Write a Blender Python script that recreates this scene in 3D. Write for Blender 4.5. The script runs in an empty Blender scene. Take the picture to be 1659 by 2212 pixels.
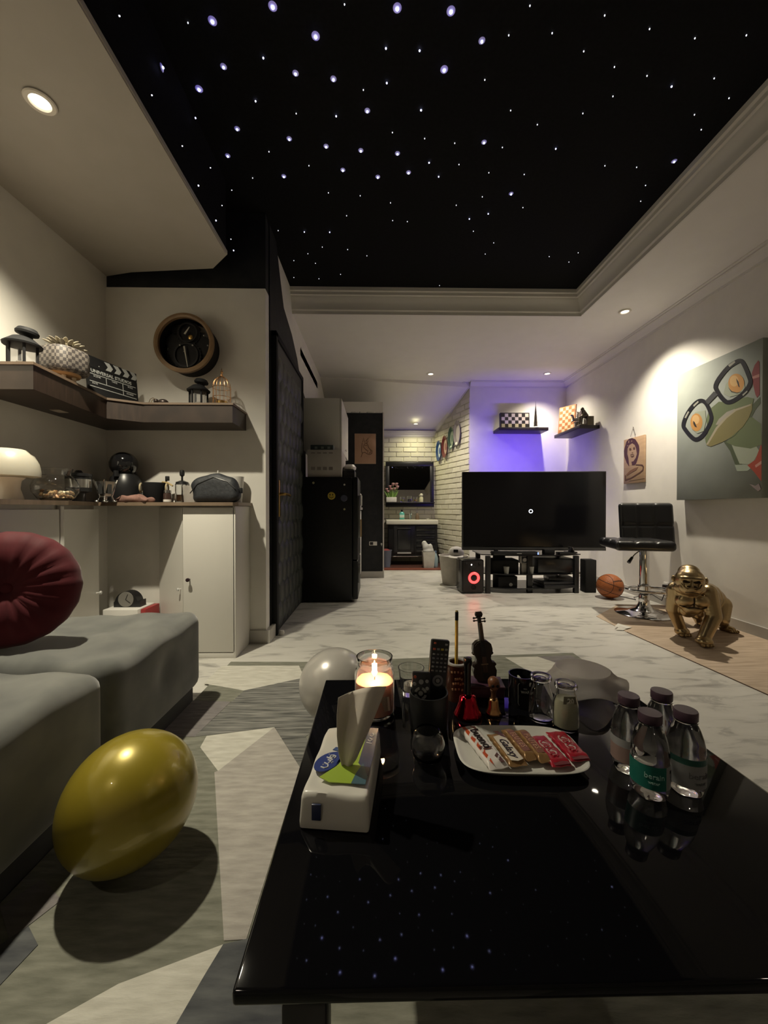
import bpy, bmesh, math, random
from mathutils import Vector, Matrix, Euler
random.seed(7)
S = bpy.context.scene
C = bpy.data.collections.new('room'); S.collection.children.link(C)
# ------------------------------------------------------------------ camera
FPX, CX, CY, CAMH = 830.0, 829.5, 1106.0, 0.88
YAW = math.atan((CX-815)/FPX); PIT = math.atan((CY-1098)/FPX)
cam = bpy.data.cameras.new('camera'); cam.sensor_fit = 'HORIZONTAL'; cam.sensor_width = 36
cam.lens = FPX/1659*36; cam.clip_start = 0.01; cam.clip_end = 60
camo = bpy.data.objects.new('camera', cam); C.objects.link(camo)
camo.location = (0, 0, CAMH); camo.rotation_euler = (math.pi/2-PIT, 0, -YAW)
S.camera = camo
# ------------------------------------------------------------------ world, exposure
w = bpy.data.worlds.new('night'); S.world = w; w.use_nodes = True
w.node_tree.nodes['Background'].inputs[0].default_value = (0.010, 0.010, 0.012, 1)
w.node_tree.nodes['Background'].inputs[1].default_value = 1.0
vs = S.view_settings; vs.view_transform = 'Standard'; vs.look = 'None'; vs.gamma = 1.0
vs.use_curve_mapping = False; vs.exposure = 1.95
# downlights: x, y, z of the ceiling they sit in, watts, colour, label, beam angle
WARM = (1.0, 0.86, 0.66)
DOWN = [(-1.24, 1.45, 2.38, 53, (1.0,0.91,0.70), 'recessed ceiling spotlight over the corner wall shelf', 124),
        (2.185, 3.37, 2.62, 51, (1.0,0.90,0.72), 'recessed ceiling spotlight in front of the frog painting', 116),
        (2.19, 4.93, 2.62, 24, (1.0,0.89,0.70), 'recessed ceiling spotlight above the chessboards', 118),
        (0.69, 4.97, 2.62, 33, (1.0,0.90,0.72), 'recessed ceiling spotlight above the corridor floor', 125),
        (0.60, 5.98, 2.20, 6, (1.0,0.93,0.55), 'recessed ceiling spotlight over the bathroom basin', 165),
        (-1.24, -0.55, 2.38, 5, (1.0,0.88,0.68), 'recessed ceiling spotlight behind the near sofa block', 112),
        (2.185, -0.30, 2.62, 7, (1.0,0.88,0.70), 'recessed ceiling spotlight at the near end of the right soffit', 112)]

# ------------------------------------------------------------------ pixel to place
def ray(u, v):
    a = (u-CX)/FPX; b = -(v-CY)/FPX
    y = math.cos(PIT)+b*math.sin(PIT); z = -math.sin(PIT)+b*math.cos(PIT)
    return a*math.cos(YAW)+y*math.sin(YAW), -a*math.sin(YAW)+y*math.cos(YAW), z
def Z(u, v, z=0.0):
    X, Y, k = ray(u, v); t = (z-CAMH)/k; return Vector((X*t, Y*t, z))
def Yp(u, v, d):
    X, Y, k = ray(u, v); t = d/Y; return Vector((X*t, d, CAMH+k*t))
def Xp(u, v, x):
    X, Y, k = ray(u, v); t = x/X; return Vector((x, Y*t, CAMH+k*t))
def Pl(u, v, p0, p1):
    X, Y, k = ray(u, v); nx, ny = p1[1]-p0[1], -(p1[0]-p0[0])
    t = (p0[0]*nx+p0[1]*ny)/(X*nx+Y*ny); return Vector((X*t, Y*t, CAMH+k*t))

# ------------------------------------------------------------------ materials
MATS = {}
def mat(name, col=(.5,.5,.5), rough=.5, metal=0, ior=1.5, trans=0, emit=None, es=0, coat=0, sheen=0, sss=0, spec=.5, alpha=1):
    if name in MATS: return MATS[name]
    m = bpy.data.materials.new(name); m.use_nodes = True
    b = m.node_tree.nodes['Principled BSDF']; I = b.inputs
    I['Base Color'].default_value = (*col, 1); I['Roughness'].default_value = rough
    I['Metallic'].default_value = metal; I['IOR'].default_value = ior
    I['Transmission Weight'].default_value = trans; I['Coat Weight'].default_value = coat
    I['Sheen Weight'].default_value = sheen; I['Specular IOR Level'].default_value = spec
    I['Alpha'].default_value = alpha
    if sss: I['Subsurface Weight'].default_value = sss; I['Subsurface Radius'].default_value = (.02,.015,.01)
    if emit: I['Emission Color'].default_value = (*emit, 1); I['Emission Strength'].default_value = es
    MATS[name] = m; return m
def nodes(m): return m.node_tree.nodes, m.node_tree.links, m.node_tree.nodes['Principled BSDF']
def noisy(name, c1, c2, scale=20, rough=.6, stretch=(1,1,1), detail=4, bump=0, lo=.35, hi=.65, coords='Object', rot=0, **k):
    """two-tone noise colour with a little relief"""
    if name in MATS: return MATS[name]
    m = mat(name, c1, rough, **k); N, L, B = nodes(m)
    tc = N.new('ShaderNodeTexCoord'); mp = N.new('ShaderNodeMapping'); mp.inputs['Scale'].default_value = stretch
    mp.inputs['Rotation'].default_value = (0, 0, rot)
    no = N.new('ShaderNodeTexNoise'); no.inputs['Scale'].default_value = scale; no.inputs['Detail'].default_value = detail
    cr = N.new('ShaderNodeValToRGB'); cr.color_ramp.elements[0].position = lo; cr.color_ramp.elements[1].position = hi
    cr.color_ramp.elements[0].color = (*c1, 1); cr.color_ramp.elements[1].color = (*c2, 1)
    L.new(tc.outputs[coords], mp.inputs[0]); L.new(mp.outputs[0], no.inputs['Vector'])
    L.new(no.outputs['Fac'], cr.inputs[0]); L.new(cr.outputs[0], B.inputs['Base Color'])
    if bump:
        bp = N.new('ShaderNodeBump'); bp.inputs['Strength'].default_value = bump; bp.inputs['Distance'].default_value = .01
        L.new(no.outputs['Fac'], bp.inputs['Height']); L.new(bp.outputs[0], B.inputs['Normal'])
    return m
def marble():
    m = mat('marble_floor', (.6,.58,.52), .33, spec=.45); N, L, B = nodes(m)
    tc = N.new('ShaderNodeTexCoord'); mp = N.new('ShaderNodeMapping'); mp.inputs['Rotation'].default_value = (0,0,-.75)
    mp.inputs['Scale'].default_value = (1.5, 5.0, 1)
    no = N.new('ShaderNodeTexNoise'); no.inputs['Scale'].default_value = 2.6; no.inputs['Detail'].default_value = 6
    no.inputs['Roughness'].default_value = .55; no.inputs['Distortion'].default_value = .9
    cr = N.new('ShaderNodeValToRGB'); e = cr.color_ramp.elements
    e[0].position = .30; e[0].color = (.30,.29,.265,1); e[1].position = .62; e[1].color = (.58,.565,.52,1)
    x = e.new(.40); x.color = (.42,.41,.38,1); y = e.new(.46); y.color = (.54,.525,.48,1)
    L.new(tc.outputs['Object'], mp.inputs[0]); L.new(mp.outputs[0], no.inputs['Vector'])
    L.new(no.outputs['Fac'], cr.inputs[0]); L.new(cr.outputs[0], B.inputs['Base Color'])
    return m
PAINT = noisy('wall_paint', (.71,.685,.635), (.74,.715,.66), 9, .75, bump=.04)
CEILW = noisy('ceiling_paint', (.74,.715,.67), (.76,.735,.69), 7, .8)
CEILR = noisy('soffit_dimmed_right', (.58,.555,.51), (.60,.575,.53), 7, .8)  # ceiling white darkened a little to imitate weaker light, assigned to nothing
CEILL = noisy('soffit_dimmed_left', (.40,.372,.325), (.42,.39,.345), 7, .8)  # same ceiling white, darkened so the left soffit looks less lit
TRIM = mat('plaster_trim', (.68,.655,.61), .6)
STARB = noisy('star_fabric', (.0065,.0065,.007), (.009,.009,.010), 60, .9, spec=.1)
BLACKW = noisy('black_wall', (.012,.013,.015), (.020,.021,.023), 14, .6, bump=.1, spec=.3)
MARBLE = marble()
BLACK = mat('black_plastic', (.012,.012,.013), .35)
BLACKM = mat('black_matte', (.012,.012,.013), .7, spec=.2)
GLOSSB = mat('black_glass', (.004,.004,.005), .03, ior=1.35, spec=.35)
WHITE = mat('white_plastic', (.68,.66,.62), .4)
CHROME = mat('chrome', (.75,.75,.76), .08, 1)
SILVER = mat('silver', (.7,.7,.68), .22, 1)
GOLD = mat('rose_gold', (.78,.45,.22), .2, 1)
BRASS = mat('brass', (.55,.36,.12), .28, 1)
GLASS = mat('clear_glass', (.96,.97,.97), .02, ior=1.45, trans=1)
WOOD = noisy('walnut_board', (.022,.013,.009), (.038,.023,.016), 8, .45, (1,12,1))
WOODL = noisy('light_oak', (.23,.15,.085), (.30,.20,.12), 8, .5, (1,10,1))
RED = mat('red_wrapper', (.45,.02,.03), .3)

# ------------------------------------------------------------------ mesh helpers
class MB:
    def __init__(s): s.b = bmesh.new()
    def _xf(s, vs, M):
        if M is not None: bmesh.ops.transform(s.b, matrix=M, verts=vs)
    def box(s, x0, x1, y0, y1, z0, z1, bev=0, M=None, seg=2):
        g = bmesh.ops.create_cube(s.b, size=1)['verts']
        bmesh.ops.transform(s.b, matrix=Matrix.Translation(((x0+x1)/2,(y0+y1)/2,(z0+z1)/2)) @ Matrix.Diagonal((abs(x1-x0),abs(y1-y0),abs(z1-z0),1)), verts=g)
        if bev:
            es = list({e for v in g for e in v.link_edges})
            r = bmesh.ops.bevel(s.b, geom=es, offset=bev, segments=seg, affect='EDGES', profile=.5)
            g = list({v for f in r['faces'] for v in f.verts} | {v for v in g if v.is_valid})
        s._xf(g, M); return s
    def lathe(s, prof, seg=28, M=None, sx=1, sy=1, cap=True, fn=None):
        rings = []; allv = []
        for i, (r, z) in enumerate(prof):
            if r < 1e-6: ring = [s.b.verts.new((0,0,z))]
            else:
                ring = []
                for k in range(seg):
                    a = 2*math.pi*k/seg; rr = fn(r, z, a, i) if fn else (r, z)
                    ring.append(s.b.verts.new((rr[0]*math.cos(a)*sx, rr[0]*math.sin(a)*sy, rr[1])))
            rings.append(ring); allv += ring
        for A, B in zip(rings, rings[1:]):
            for k in range(seg):
                k2 = (k+1) % seg
                if len(A) == 1 and len(B) == 1: continue
                if len(A) == 1: s.b.faces.new((A[0], B[k2], B[k]))
                elif len(B) == 1: s.b.faces.new((A[k], A[k2], B[0]))
                else: s.b.faces.new((A[k], A[k2], B[k2], B[k]))
        if cap:
            if len(rings[0]) > 1: s.b.faces.new(rings[0][::-1])
            if len(rings[-1]) > 1: s.b.faces.new(rings[-1])
        s._xf(allv, M); return s
    def cyl(s, p, q, r, r2=None, seg=14):
        p, q = Vector(p), Vector(q); d = q-p
        M = Matrix.Translation(p) @ d.to_track_quat('Z','Y').to_matrix().to_4x4()
        return s.lathe([(r,0),(r2 if r2 is not None else r, d.length)], seg, M)
    def sph(s, c, r, seg=20, M=None):
        if not hasattr(r, '__len__'): r = (r,r,r)
        T = Matrix.Translation(c) @ (M if M is not None else Matrix.Identity(4)) @ Matrix.Diagonal((*r,1)); n = max(8, seg*2//3)
        g = [[s.b.verts.new(T @ Vector((math.sin(math.pi*i/n)*math.cos(2*math.pi*k/seg), math.sin(math.pi*i/n)*math.sin(2*math.pi*k/seg), -math.cos(math.pi*i/n)))) for k in range(seg if 0 < i < n else 1)] for i in range(n+1)]
        for i in range(n):
            A, B = g[i], g[i+1]
            for k in range(seg):
                k2 = (k+1) % seg
                if len(A) == 1: s.b.faces.new((A[0], B[k2], B[k]))
                elif len(B) == 1: s.b.faces.new((A[k], A[k2], B[0]))
                else: s.b.faces.new((A[k], A[k2], B[k2], B[k]))
        return s
    def tube(s, pts, r, seg=8, closed=False):
        pts = [Vector(p) for p in pts]; n = len(pts); rings = []
        up = None
        for i, p in enumerate(pts):
            a = pts[(i-1) % n] if (closed or i > 0) else p; b = pts[(i+1) % n] if (closed or i < n-1) else p
            t = (b-a).normalized()
            if up is None:
                up = Vector((0,0,1)) if abs(t.z) < .9 else Vector((1,0,0))
            x = t.cross(up).normalized(); up = x.cross(t).normalized()
            rr = r[i] if hasattr(r, '__len__') else r
            rings.append([s.b.verts.new(p+x*rr*math.cos(2*math.pi*k/seg)+up*rr*math.sin(2*math.pi*k/seg)) for k in range(seg)])
        m = n if closed else n-1
        for i in range(m):
            A, B = rings[i], rings[(i+1) % n]
            for k in range(seg): s.b.faces.new((A[k], A[(k+1)%seg], B[(k+1)%seg], B[k]))
        if not closed: s.b.faces.new(rings[0][::-1]); s.b.faces.new(rings[-1])
        return s
    def prism(s, poly, o, ex, ey, en, t):
        """polygon (2-D) on the plane o + a*ex + b*ey, thickened by t along en"""
        o, ex, ey, en = Vector(o), Vector(ex), Vector(ey), Vector(en)
        A = [s.b.verts.new(o+ex*a+ey*b) for a, b in poly]; B = [s.b.verts.new(o+ex*a+ey*b+en*t) for a, b in poly]
        s.b.faces.new(A[::-1]); s.b.faces.new(B)
        n = len(A)
        for i in range(n): s.b.faces.new((A[i], A[(i+1)%n], B[(i+1)%n], B[i]))
        return s
    def poly3(s, pts, n, t):
        n = Vector(n); A = [s.b.verts.new(Vector(p)) for p in pts]; B = [s.b.verts.new(Vector(p)+n*t) for p in pts]
        s.b.faces.new(A[::-1]); s.b.faces.new(B); m = len(A)
        for i in range(m): s.b.faces.new((A[i], A[(i+1)%m], B[(i+1)%m], B[i]))
        return s
    def sweep(s, path, prof):
        """profile (offset to the left of the path, z) swept along a flat path with mitred corners"""
        P = [Vector(p) for p in path]; n = len(P); rings = []
        for i, p in enumerate(P):
            d1 = (p-P[i-1]).normalized() if i > 0 else None; d2 = (P[i+1]-p).normalized() if i < n-1 else None
            d1 = d1 or d2; d2 = d2 or d1
            n1 = Vector((-d1.y, d1.x)); n2 = Vector((-d2.y, d2.x)); b = (n1+n2).normalized(); k = 1/max(.2, b.dot(n1))
            rings.append([s.b.verts.new((p.x+b.x*k*o, p.y+b.y*k*o, z)) for o, z in prof])
        for A, B in zip(rings, rings[1:]):
            for j in range(len(prof)):
                j2 = (j+1) % len(prof); s.b.faces.new((A[j], A[j2], B[j2], B[j]))
        s.b.faces.new(rings[0]); s.b.faces.new(rings[-1][::-1]); return s
    def mesh(s, name, smooth=None):
        bmesh.ops.recalc_face_normals(s.b, faces=s.b.faces)
        me = bpy.data.meshes.new(name); s.b.to_mesh(me); s.b.free()
        if smooth is not None:
            for p in me.polygons: p.use_smooth = True
            try: me.set_sharp_from_angle(angle=math.radians(smooth))
            except Exception: pass
        return me
def obj(name, mb, m, parent=None, smooth=40, loc=None, rot=None):
    me = mb.mesh(name, smooth) if isinstance(mb, MB) else mb
    if m and not me.materials: me.materials.append(m)
    o = bpy.data.objects.new(name, me); C.objects.link(o)
    if parent: o.parent = parent
    if loc is not None: o.location = loc
    if rot is not None: o.rotation_euler = rot
    return o
def tag(o, label=None, cat=None, group=None, kind=None):
    if label: o['label'] = label
    if cat: o['category'] = cat
    if group: o['group'] = group
    if kind: o['kind'] = kind
    return o
def thing(name, label, cat, loc=(0,0,0), rotz=0, group=None):
    o = bpy.data.objects.new(name, None); C.objects.link(o); o.empty_display_size = .05
    o.location = loc; o.rotation_euler = (0,0,rotz); return tag(o, label, cat, group)
def struct(name, mb, m, label, smooth=None, parent=None):
    o = obj(name, mb, m, parent, smooth)
    return tag(o, label, None, None, 'structure') if not parent else o
def copy_tree(o, parent=None):
    c = o.copy(); C.objects.link(c); c.parent = parent
    for ch in list(o.children): copy_tree(ch, c)
    return c
TMP = bpy.data.scenes.new('workbench')
def evalmesh(o):
    TMP.collection.objects.link(o)
    with bpy.context.temp_override(scene=TMP, view_layer=TMP.view_layers[0]):
        dg = bpy.context.evaluated_depsgraph_get(); dg.update()
    me = bpy.data.meshes.new_from_object(o.evaluated_get(dg)); TMP.collection.objects.unlink(o); return me
def bake(o):
    """apply the object's modifiers into its mesh data"""
    me = evalmesh(o); o.modifiers.clear(); o.data = me; return o
def blob(name, prims, voxel, m, parent=None, smooth_it=6):
    """balls and tapered limbs melted into one continuous surface"""
    mb = MB()
    for p in prims:
        if p[0] == 's': mb.sph(p[1], p[2], 18, p[3] if len(p) > 3 else None)
        else:
            a, b, r1, r2 = Vector(p[1]), Vector(p[2]), p[3], p[4]
            n = max(3, int((b-a).length/(min(r1,r2)*.45))+1)
            for i in range(n+1):
                t = i/n; mb.sph(a.lerp(b,t), r1+(r2-r1)*t, 12)
    o = obj(name, mb, m, parent, 180)
    r = o.modifiers.new('r','REMESH'); r.mode = 'VOXEL'; r.voxel_size = voxel; r.use_smooth_shade = True
    if smooth_it:
        k = o.modifiers.new('s','SMOOTH'); k.factor = .5; k.iterations = smooth_it
    bake(o)
    if not o.data.materials: o.data.materials.append(m)
    return o
def softbox(name, x0, x1, y0, y1, z0, z1, bev, fn, m, parent=None, n=(26,26,10)):
    """rounded box with a dense skin that fn() can dent"""
    mb = MB(); b = mb.b; vs = {}
    def vert(i,j,k):
        key = (i,j,k)
        if key in vs: return vs[key]
        p = Vector((x0+(x1-x0)*i/n[0], y0+(y1-y0)*j/n[1], z0+(z1-z0)*k/n[2]))
        c = Vector((min(max(p.x,x0+bev),x1-bev), min(max(p.y,y0+bev),y1-bev), min(max(p.z,z0+bev),z1-bev)))
        d = p-c
        if d.length > 1e-9:
            mx = max(abs(d.x),abs(d.y),abs(d.z)); p = c+d.normalized()*min(bev, mx)
        vs[key] = b.verts.new(fn(p) if fn else p); return vs[key]
    for i in range(n[0]):
        for j in range(n[1]):
            for k in (0,n[2]): b.faces.new([vert(i,j,k),vert(i+1,j,k),vert(i+1,j+1,k),vert(i,j+1,k)])
    for i in range(n[0]):
        for k in range(n[2]):
            for j in (0,n[1]): b.faces.new([vert(i,j,k),vert(i+1,j,k),vert(i+1,j,k+1),vert(i,j,k+1)])
    for j in range(n[1]):
        for k in range(n[2]):
            for i in (0,n[0]): b.faces.new([vert(i,j,k),vert(i,j+1,k),vert(i,j+1,k+1),vert(i,j,k+1)])
    return obj(name, mb, m, parent, 60)
def text(name, body, size, o, right, up, m, parent=None, shear=0, depth=.0006, align='CENTER', bend=None, lift=0, bold=0):
    cu = bpy.data.curves.new(name, 'FONT'); cu.body = body; cu.size = size; cu.align_x = align; cu.align_y = 'CENTER'
    cu.extrude = depth; cu.shear = shear; cu.offset = bold; cu.resolution_u = 2
    t = bpy.data.objects.new(name, cu); me = evalmesh(t); bpy.data.objects.remove(t); bpy.data.curves.remove(cu)
    if bend:
        for v in me.vertices:
            a = v.co.x/bend; rr = bend+v.co.z; v.co = (rr*math.sin(a), v.co.y, rr*math.cos(a)-bend)
    r = Vector(right).normalized(); u = Vector(up).normalized(); n = r.cross(u)
    M = Matrix(((r.x,u.x,n.x,o[0]),(r.y,u.y,n.y,o[1]),(r.z,u.z,n.z,o[2]),(0,0,0,1)))
    me.transform(M); me.materials.clear(); me.materials.append(m)
    ob = bpy.data.objects.new(name, me); C.objects.link(ob)
    if parent: ob.parent = parent
    return ob
def ell(cx, cy, rx, ry, n=20, a0=0, rot=0):
    out = []
    for k in range(n):
        a = a0+2*math.pi*k/n; x, y = rx*math.cos(a), ry*math.sin(a)
        out.append((cx+x*math.cos(rot)-y*math.sin(rot), cy+x*math.sin(rot)+y*math.cos(rot)))
    return out
R = math.radians
# ================================================================== the room
XL, XR, YB, YK, ZS, ZT = -1.75, 2.62, 5.30, -1.60, 2.62, 2.80   # left wall, right wall, TV wall, wall behind camera, soffit, star ceiling
BR0, BR1 = (1.277, 5.30), (0.95, 6.30)                            # brick wall of the corridor, near and far end
fl = struct('floor', MB().box(XL-.1, XR+.1, YK-.1, 6.5, -.05, 0), MARBLE, 'pale grey veined marble floor')
struct('wall_left', MB().box(XL-.1, XL, YK, 2.62, 0, 2.8), PAINT, 'plain off-white wall behind the corner shelf')
struct('wall_right', MB().box(XR, XR+.1, YK, YB+.1, 0, 2.8), PAINT, 'long off-white wall carrying the frog painting')
struct('wall_behind', MB().box(XL-.1, XR+.1, YK-.1, YK, 0, 2.8), PAINT, 'off-white wall at the near end of the room')
struct('wall_back', MB().poly3([(1.277,YB,0),(XR,YB,0),(XR,YB,2.8),(1.277,YB,2.8)], (0,1,0), .08), PAINT, 'off-white wall behind the television lit purple')
struct('wall_clock', MB().box(XL, -.727, 2.52, 2.62, 0, 2.305), PAINT, 'short off-white wall with the round clock')
struct('wall_overhead', MB().box(XL, -.727, 2.53, 2.62, 2.305, 2.8), BLACKW, 'black strip above the clock wall')
# corridor and kitchen shell
struct('wall_kitchen', MB().box(-.85, -.755, 2.62, 6.4, 0, 2.8), PAINT, 'white wall of the kitchen recess behind the fridge')
struct('wall_pillar', MB().box(-.755, .07, 4.87, 6.4, 0, 2.10), BLACKW, 'black painted wall end beside the bathroom opening')
wbk = struct('wall_bathroom', MB().box(.05, 1.0, 6.30, 6.4, 0, 2.3), mat('brick_mortar', (.54,.515,.41), .8), 'cream brick-panel wall behind the bathroom mirror')
dirb = Vector((BR1[0]-BR0[0], BR1[1]-BR0[1])); LB = dirb.length; dirb /= LB; nb = Vector((-dirb.y, dirb.x))   # nb points into the corridor
brk = struct('wall_corridor', MB().poly3([(BR0[0],BR0[1],0),(BR1[0],BR1[1],0),(BR1[0],BR1[1],2.3),(BR0[0],BR0[1],2.6)], (-nb.x*1,-nb.y*1,0), .05), mat('brick_mortar'), 'cream brick-panel wall of the corridor')
# individual bricks
BRK = [noisy('brick_cream_%d'%i, c, tuple(min(1,x*1.12) for x in c), 30, .7, bump=.5) for i, c in enumerate([(.66,.63,.50),(.62,.59,.47),(.69,.66,.53)])]
def brick_mesh(i):
    mb = MB(); a = .006
    v = [(-.5,-.5,0),(.5,-.5,0),(.5,.5,0),(-.5,.5,0),(-.5+.03,-.5+.1,1),(.5-.03,-.5+.1,1),(.5-.03,.5-.1,1),(-.5+.03,.5-.1,1)]
    V_ = [mb.b.verts.new(p) for p in v]
    for f in ((0,1,5,4),(1,2,6,5),(2,3,7,6),(3,0,4,7),(4,5,6,7)): mb.b.faces.new([V_[k] for k in f])
    me = mb.mesh('brick'); me.materials.append(BRK[i]); return me
BM = [brick_mesh(i) for i in range(3)]
def lay(parent, o, d, n, L, ztop, ch=.078, bl=.235, th=.011):
    d3, n3 = Vector((d.x,d.y,0)), Vector((n.x,n.y,0)); row = 0; z = .004
    while True:
        x = -(bl/2 if row % 2 else 0)
        if z+ch > max(ztop(0), ztop(L)): break
        while x < L:
            a, b = max(0,x), min(L, x+bl)
            if b-a > .03 and z+ch < ztop((a+b)/2):
                c = Vector((o[0],o[1],0))+d3*((a+b)/2)+Vector((0,0,z+ch/2))
                q = bpy.data.objects.new('brick', BM[random.randrange(3)]); C.objects.link(q); q.parent = parent
                M = Matrix(((d3.x,0,n3.x,c.x),(d3.y,0,n3.y,c.y),(0,1,0,c.z),(0,0,0,1)))
                tw = Matrix.Rotation(R(random.uniform(-.5,.5)),4,'Y') @ Matrix.Diagonal((b-a-.007, ch-.007, th*random.uniform(.75,1.25),1))
                q.matrix_local = M @ tw
            x += bl
        z += ch; row += 1
lay(brk, BR0, dirb, nb, LB, lambda t: 2.50-.40*t/LB)
lay(wbk, (.07,6.30), Vector((1,0)), Vector((0,-1)), .88, lambda t: 2.10)
# ceilings
ceil = struct('ceiling', MB().box(XL, XR, YK, 3.55, ZT, ZT+.05), STARB, 'black fabric ceiling pricked with tiny star lights')
struct('ceiling_right', MB().box(1.84, XR, YK, YB, ZS, ZT), CEILW, 'white dropped ceiling strip along the right wall')
struct('ceiling_back', MB().box(-.76, 1.84, 3.45, 5.10, ZS, ZT).poly3([(-.76,5.10,ZS),(1.84,5.10,ZS),(1.84,YB,ZS),(1.30,YB,ZS-.0),(-.76,YB,ZS-.0)], (0,0,1), .1), CEILW, 'white dropped ceiling in front of the corridor')
struct('ceiling_corridor', MB().poly3([(-.76,5.12,2.615),(1.26,5.3,2.55),(.94,6.32,2.12),(-.76,6.32,2.12)], (0,0,1), .08), CEILW, 'sloping white ceiling of the corridor and bathroom')
SOF = [(XL,YK),(-.865,YK),(-.885,2.30),(-1.027,2.436),(-1.564,2.485),(XL,2.53)]
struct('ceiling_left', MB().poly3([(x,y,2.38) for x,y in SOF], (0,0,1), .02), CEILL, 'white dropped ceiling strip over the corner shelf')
struct('ceiling_left_side', MB().poly3([(x-(.006 if x>XL else 0),y-(.006 if y>YK else 0),2.40) for x,y in SOF], (0,0,1), .40), STARB, 'black upright side of the left ceiling strip')
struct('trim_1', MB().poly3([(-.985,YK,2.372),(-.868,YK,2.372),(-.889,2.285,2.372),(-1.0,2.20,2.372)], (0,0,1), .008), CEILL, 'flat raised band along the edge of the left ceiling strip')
prof = [(0,2.605),(.012,2.605),(.012,2.632),(.028,2.637),(.030,2.652),(.034,2.680),(.046,2.705),(.062,2.722),(.066,2.738),(.080,2.742),(.080,2.766),(.096,2.770),(.096,2.80),(0,2.80)]
struct('trim_2', MB().sweep([(1.84,YK),(1.84,3.45),(-.76,3.45)], prof), TRIM, 'stepped plaster moulding framing the star ceiling', 30)
crown = [(0,2.545),(.012,2.545),(.012,2.562),(.030,2.570),(.048,2.588),(.060,2.600),(.074,2.603),(.074,2.612),(.095,2.614),(.095,2.622),(0,2.622)]
struct('trim_3', MB().sweep([(XR,YK),(XR,YB),(1.277,YB)], crown), TRIM, 'plaster crown moulding along the right and television walls', 30)
# crown running down the sloping corridor
mb = MB(); rings = []
for (px,py,dz) in ((1.277,5.30,0),(1.26,5.33,-.015),(.955,6.30,-.47)):
    rings.append([mb.b.verts.new((px+nb.x*o,py+nb.y*o,z+dz)) for o,z in crown])
for A,B in zip(rings,rings[1:]):
    for j in range(len(crown)): mb.b.faces.new((A[j],A[(j+1)%len(crown)],B[(j+1)%len(crown)],B[j]))
mb.b.faces.new(rings[0]); mb.b.faces.new(rings[-1][::-1])
struct('trim_4', mb, TRIM, 'plaster crown moulding above the brick corridor wall', 30)
struct('trim_5', MB().sweep([(.95,6.30),(.07,6.30)], [(o*1.0,z-.49) for o,z in crown]), TRIM, 'plaster crown moulding above the bathroom mirror', 30)
struct('trim_6', MB().sweep([(.07,5.25),(.07,4.87),(-.755,4.87)], [(-o,z) for o,z in [(0,2.085),(.012,2.085),(.015,2.11),(.04,2.14),(.06,2.18),(.075,2.19),(.075,2.225),(0,2.225)]]), TRIM, 'white cornice capping the black wall end', 30)
struct('trim_7', MB().sweep([(-.755,4.87),(-.755,3.80)], [(-o*1.6,z-.16) for o,z in crown]), TRIM, 'white cornice above the kitchen wall cabinet', 30)
struct('trim_8', MB().box(.07,.085,4.86,5.2,0,2.09), TRIM, 'thin pale corner edge of the black wall end')
# baseboards
struct('baseboard_right', MB().box(XR-.014, XR, YK, YB, 0, .075, .003), noisy('marble_skirting', (.50,.48,.43), (.42,.40,.37), 6, .35), 'pale marble skirting along the right wall')
struct('baseboard_back', MB().box(1.277, XR-.014, YB-.014, YB, 0, .075, .003), mat('marble_skirting'), 'pale marble skirting under the television wall')
struct('baseboard_clock', MB().box(-.83,-.70,2.506,2.52,0,.085,.003).box(-.727,-.700,2.52,2.655,0,.085,.003), mat('marble_skirting'), 'pale marble skirting at the clock wall corner')
struct('baseboard_pillar', MB().box(-.40, .084, 4.855, 4.87, 0, .082, .003), mat('marble_skirting'), 'pale marble skirting at the foot of the black wall end')
struct('baseboard_corridor', MB().poly3([(BR0[0]+nb.x*.012,BR0[1]+nb.y*.012,0),(1.16+nb.x*.012,5.657+nb.y*.012,0),(1.16+nb.x*.026,5.657+nb.y*.026,0),(BR0[0]+nb.x*.026,BR0[1]+nb.y*.026,0)],(0,0,1),.08), mat('marble_skirting'), 'pale marble skirting under the brick corridor wall')
struct('trim_9', MB().box(.085, 1.12, 5.44, 5.52, 0, .02, .003), mat('red_threshold', (.22,.06,.035), .4), 'reddish threshold step into the bathroom')
struct('floor_bathroom', MB().box(.085, 1.10, 5.52, 6.3, 0, .012), mat('bath_floor', (.10,.045,.035), .35), 'dark reddish bathroom floor')
# black entrance wall with its door
outl = [(2.62,0),(3.92,0),(3.92,1.98),(3.70,2.06),(3.52,2.24),(3.30,2.36),(3.02,2.44),(2.90,2.62),(2.80,2.80),(2.62,2.80)]
struct('wall_entrance', MB().poly3([(-.755,y,z) for y,z in outl], (1,0,0), .028), BLACKW, 'black entrance wall with a curved upper edge')
struct('wall_entrance_edge', MB().box(-.84,-.727,2.60,2.625,0,2.8), BLACKW, 'black end of the entrance wall beside the clock wall')
door = struct('door_1', MB().box(-.727,-.700,2.70,3.58,.012,2.06,.004), mat('door_black', (.014,.016,.017), .45), 'black front door covered in padded hexagon panels')
obj('door_frame', MB().box(-.727,-.690,2.655,2.70,0,2.10,.004).box(-.727,-.690,3.58,3.62,0,2.10,.004).box(-.727,-.690,2.655,3.62,2.06,2.10,.004), BLACKM, door)
HEX = noisy('hex_pad', (.040,.046,.044), (.060,.066,.060), 18, .42, bump=.15, spec=.5)
mb = MB(); hr = .078
P0 = [(hr*math.cos(math.pi/3*k+math.pi/6), hr*1.25*math.sin(math.pi/3*k+math.pi/6)) for k in range(6)]
A = [mb.b.verts.new((0,a*.97,b*.97)) for a,b in P0]; B = [mb.b.verts.new((.010,a*.80,b*.80)) for a,b in P0]; c0 = mb.b.verts.new((.013,0,0))
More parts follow.
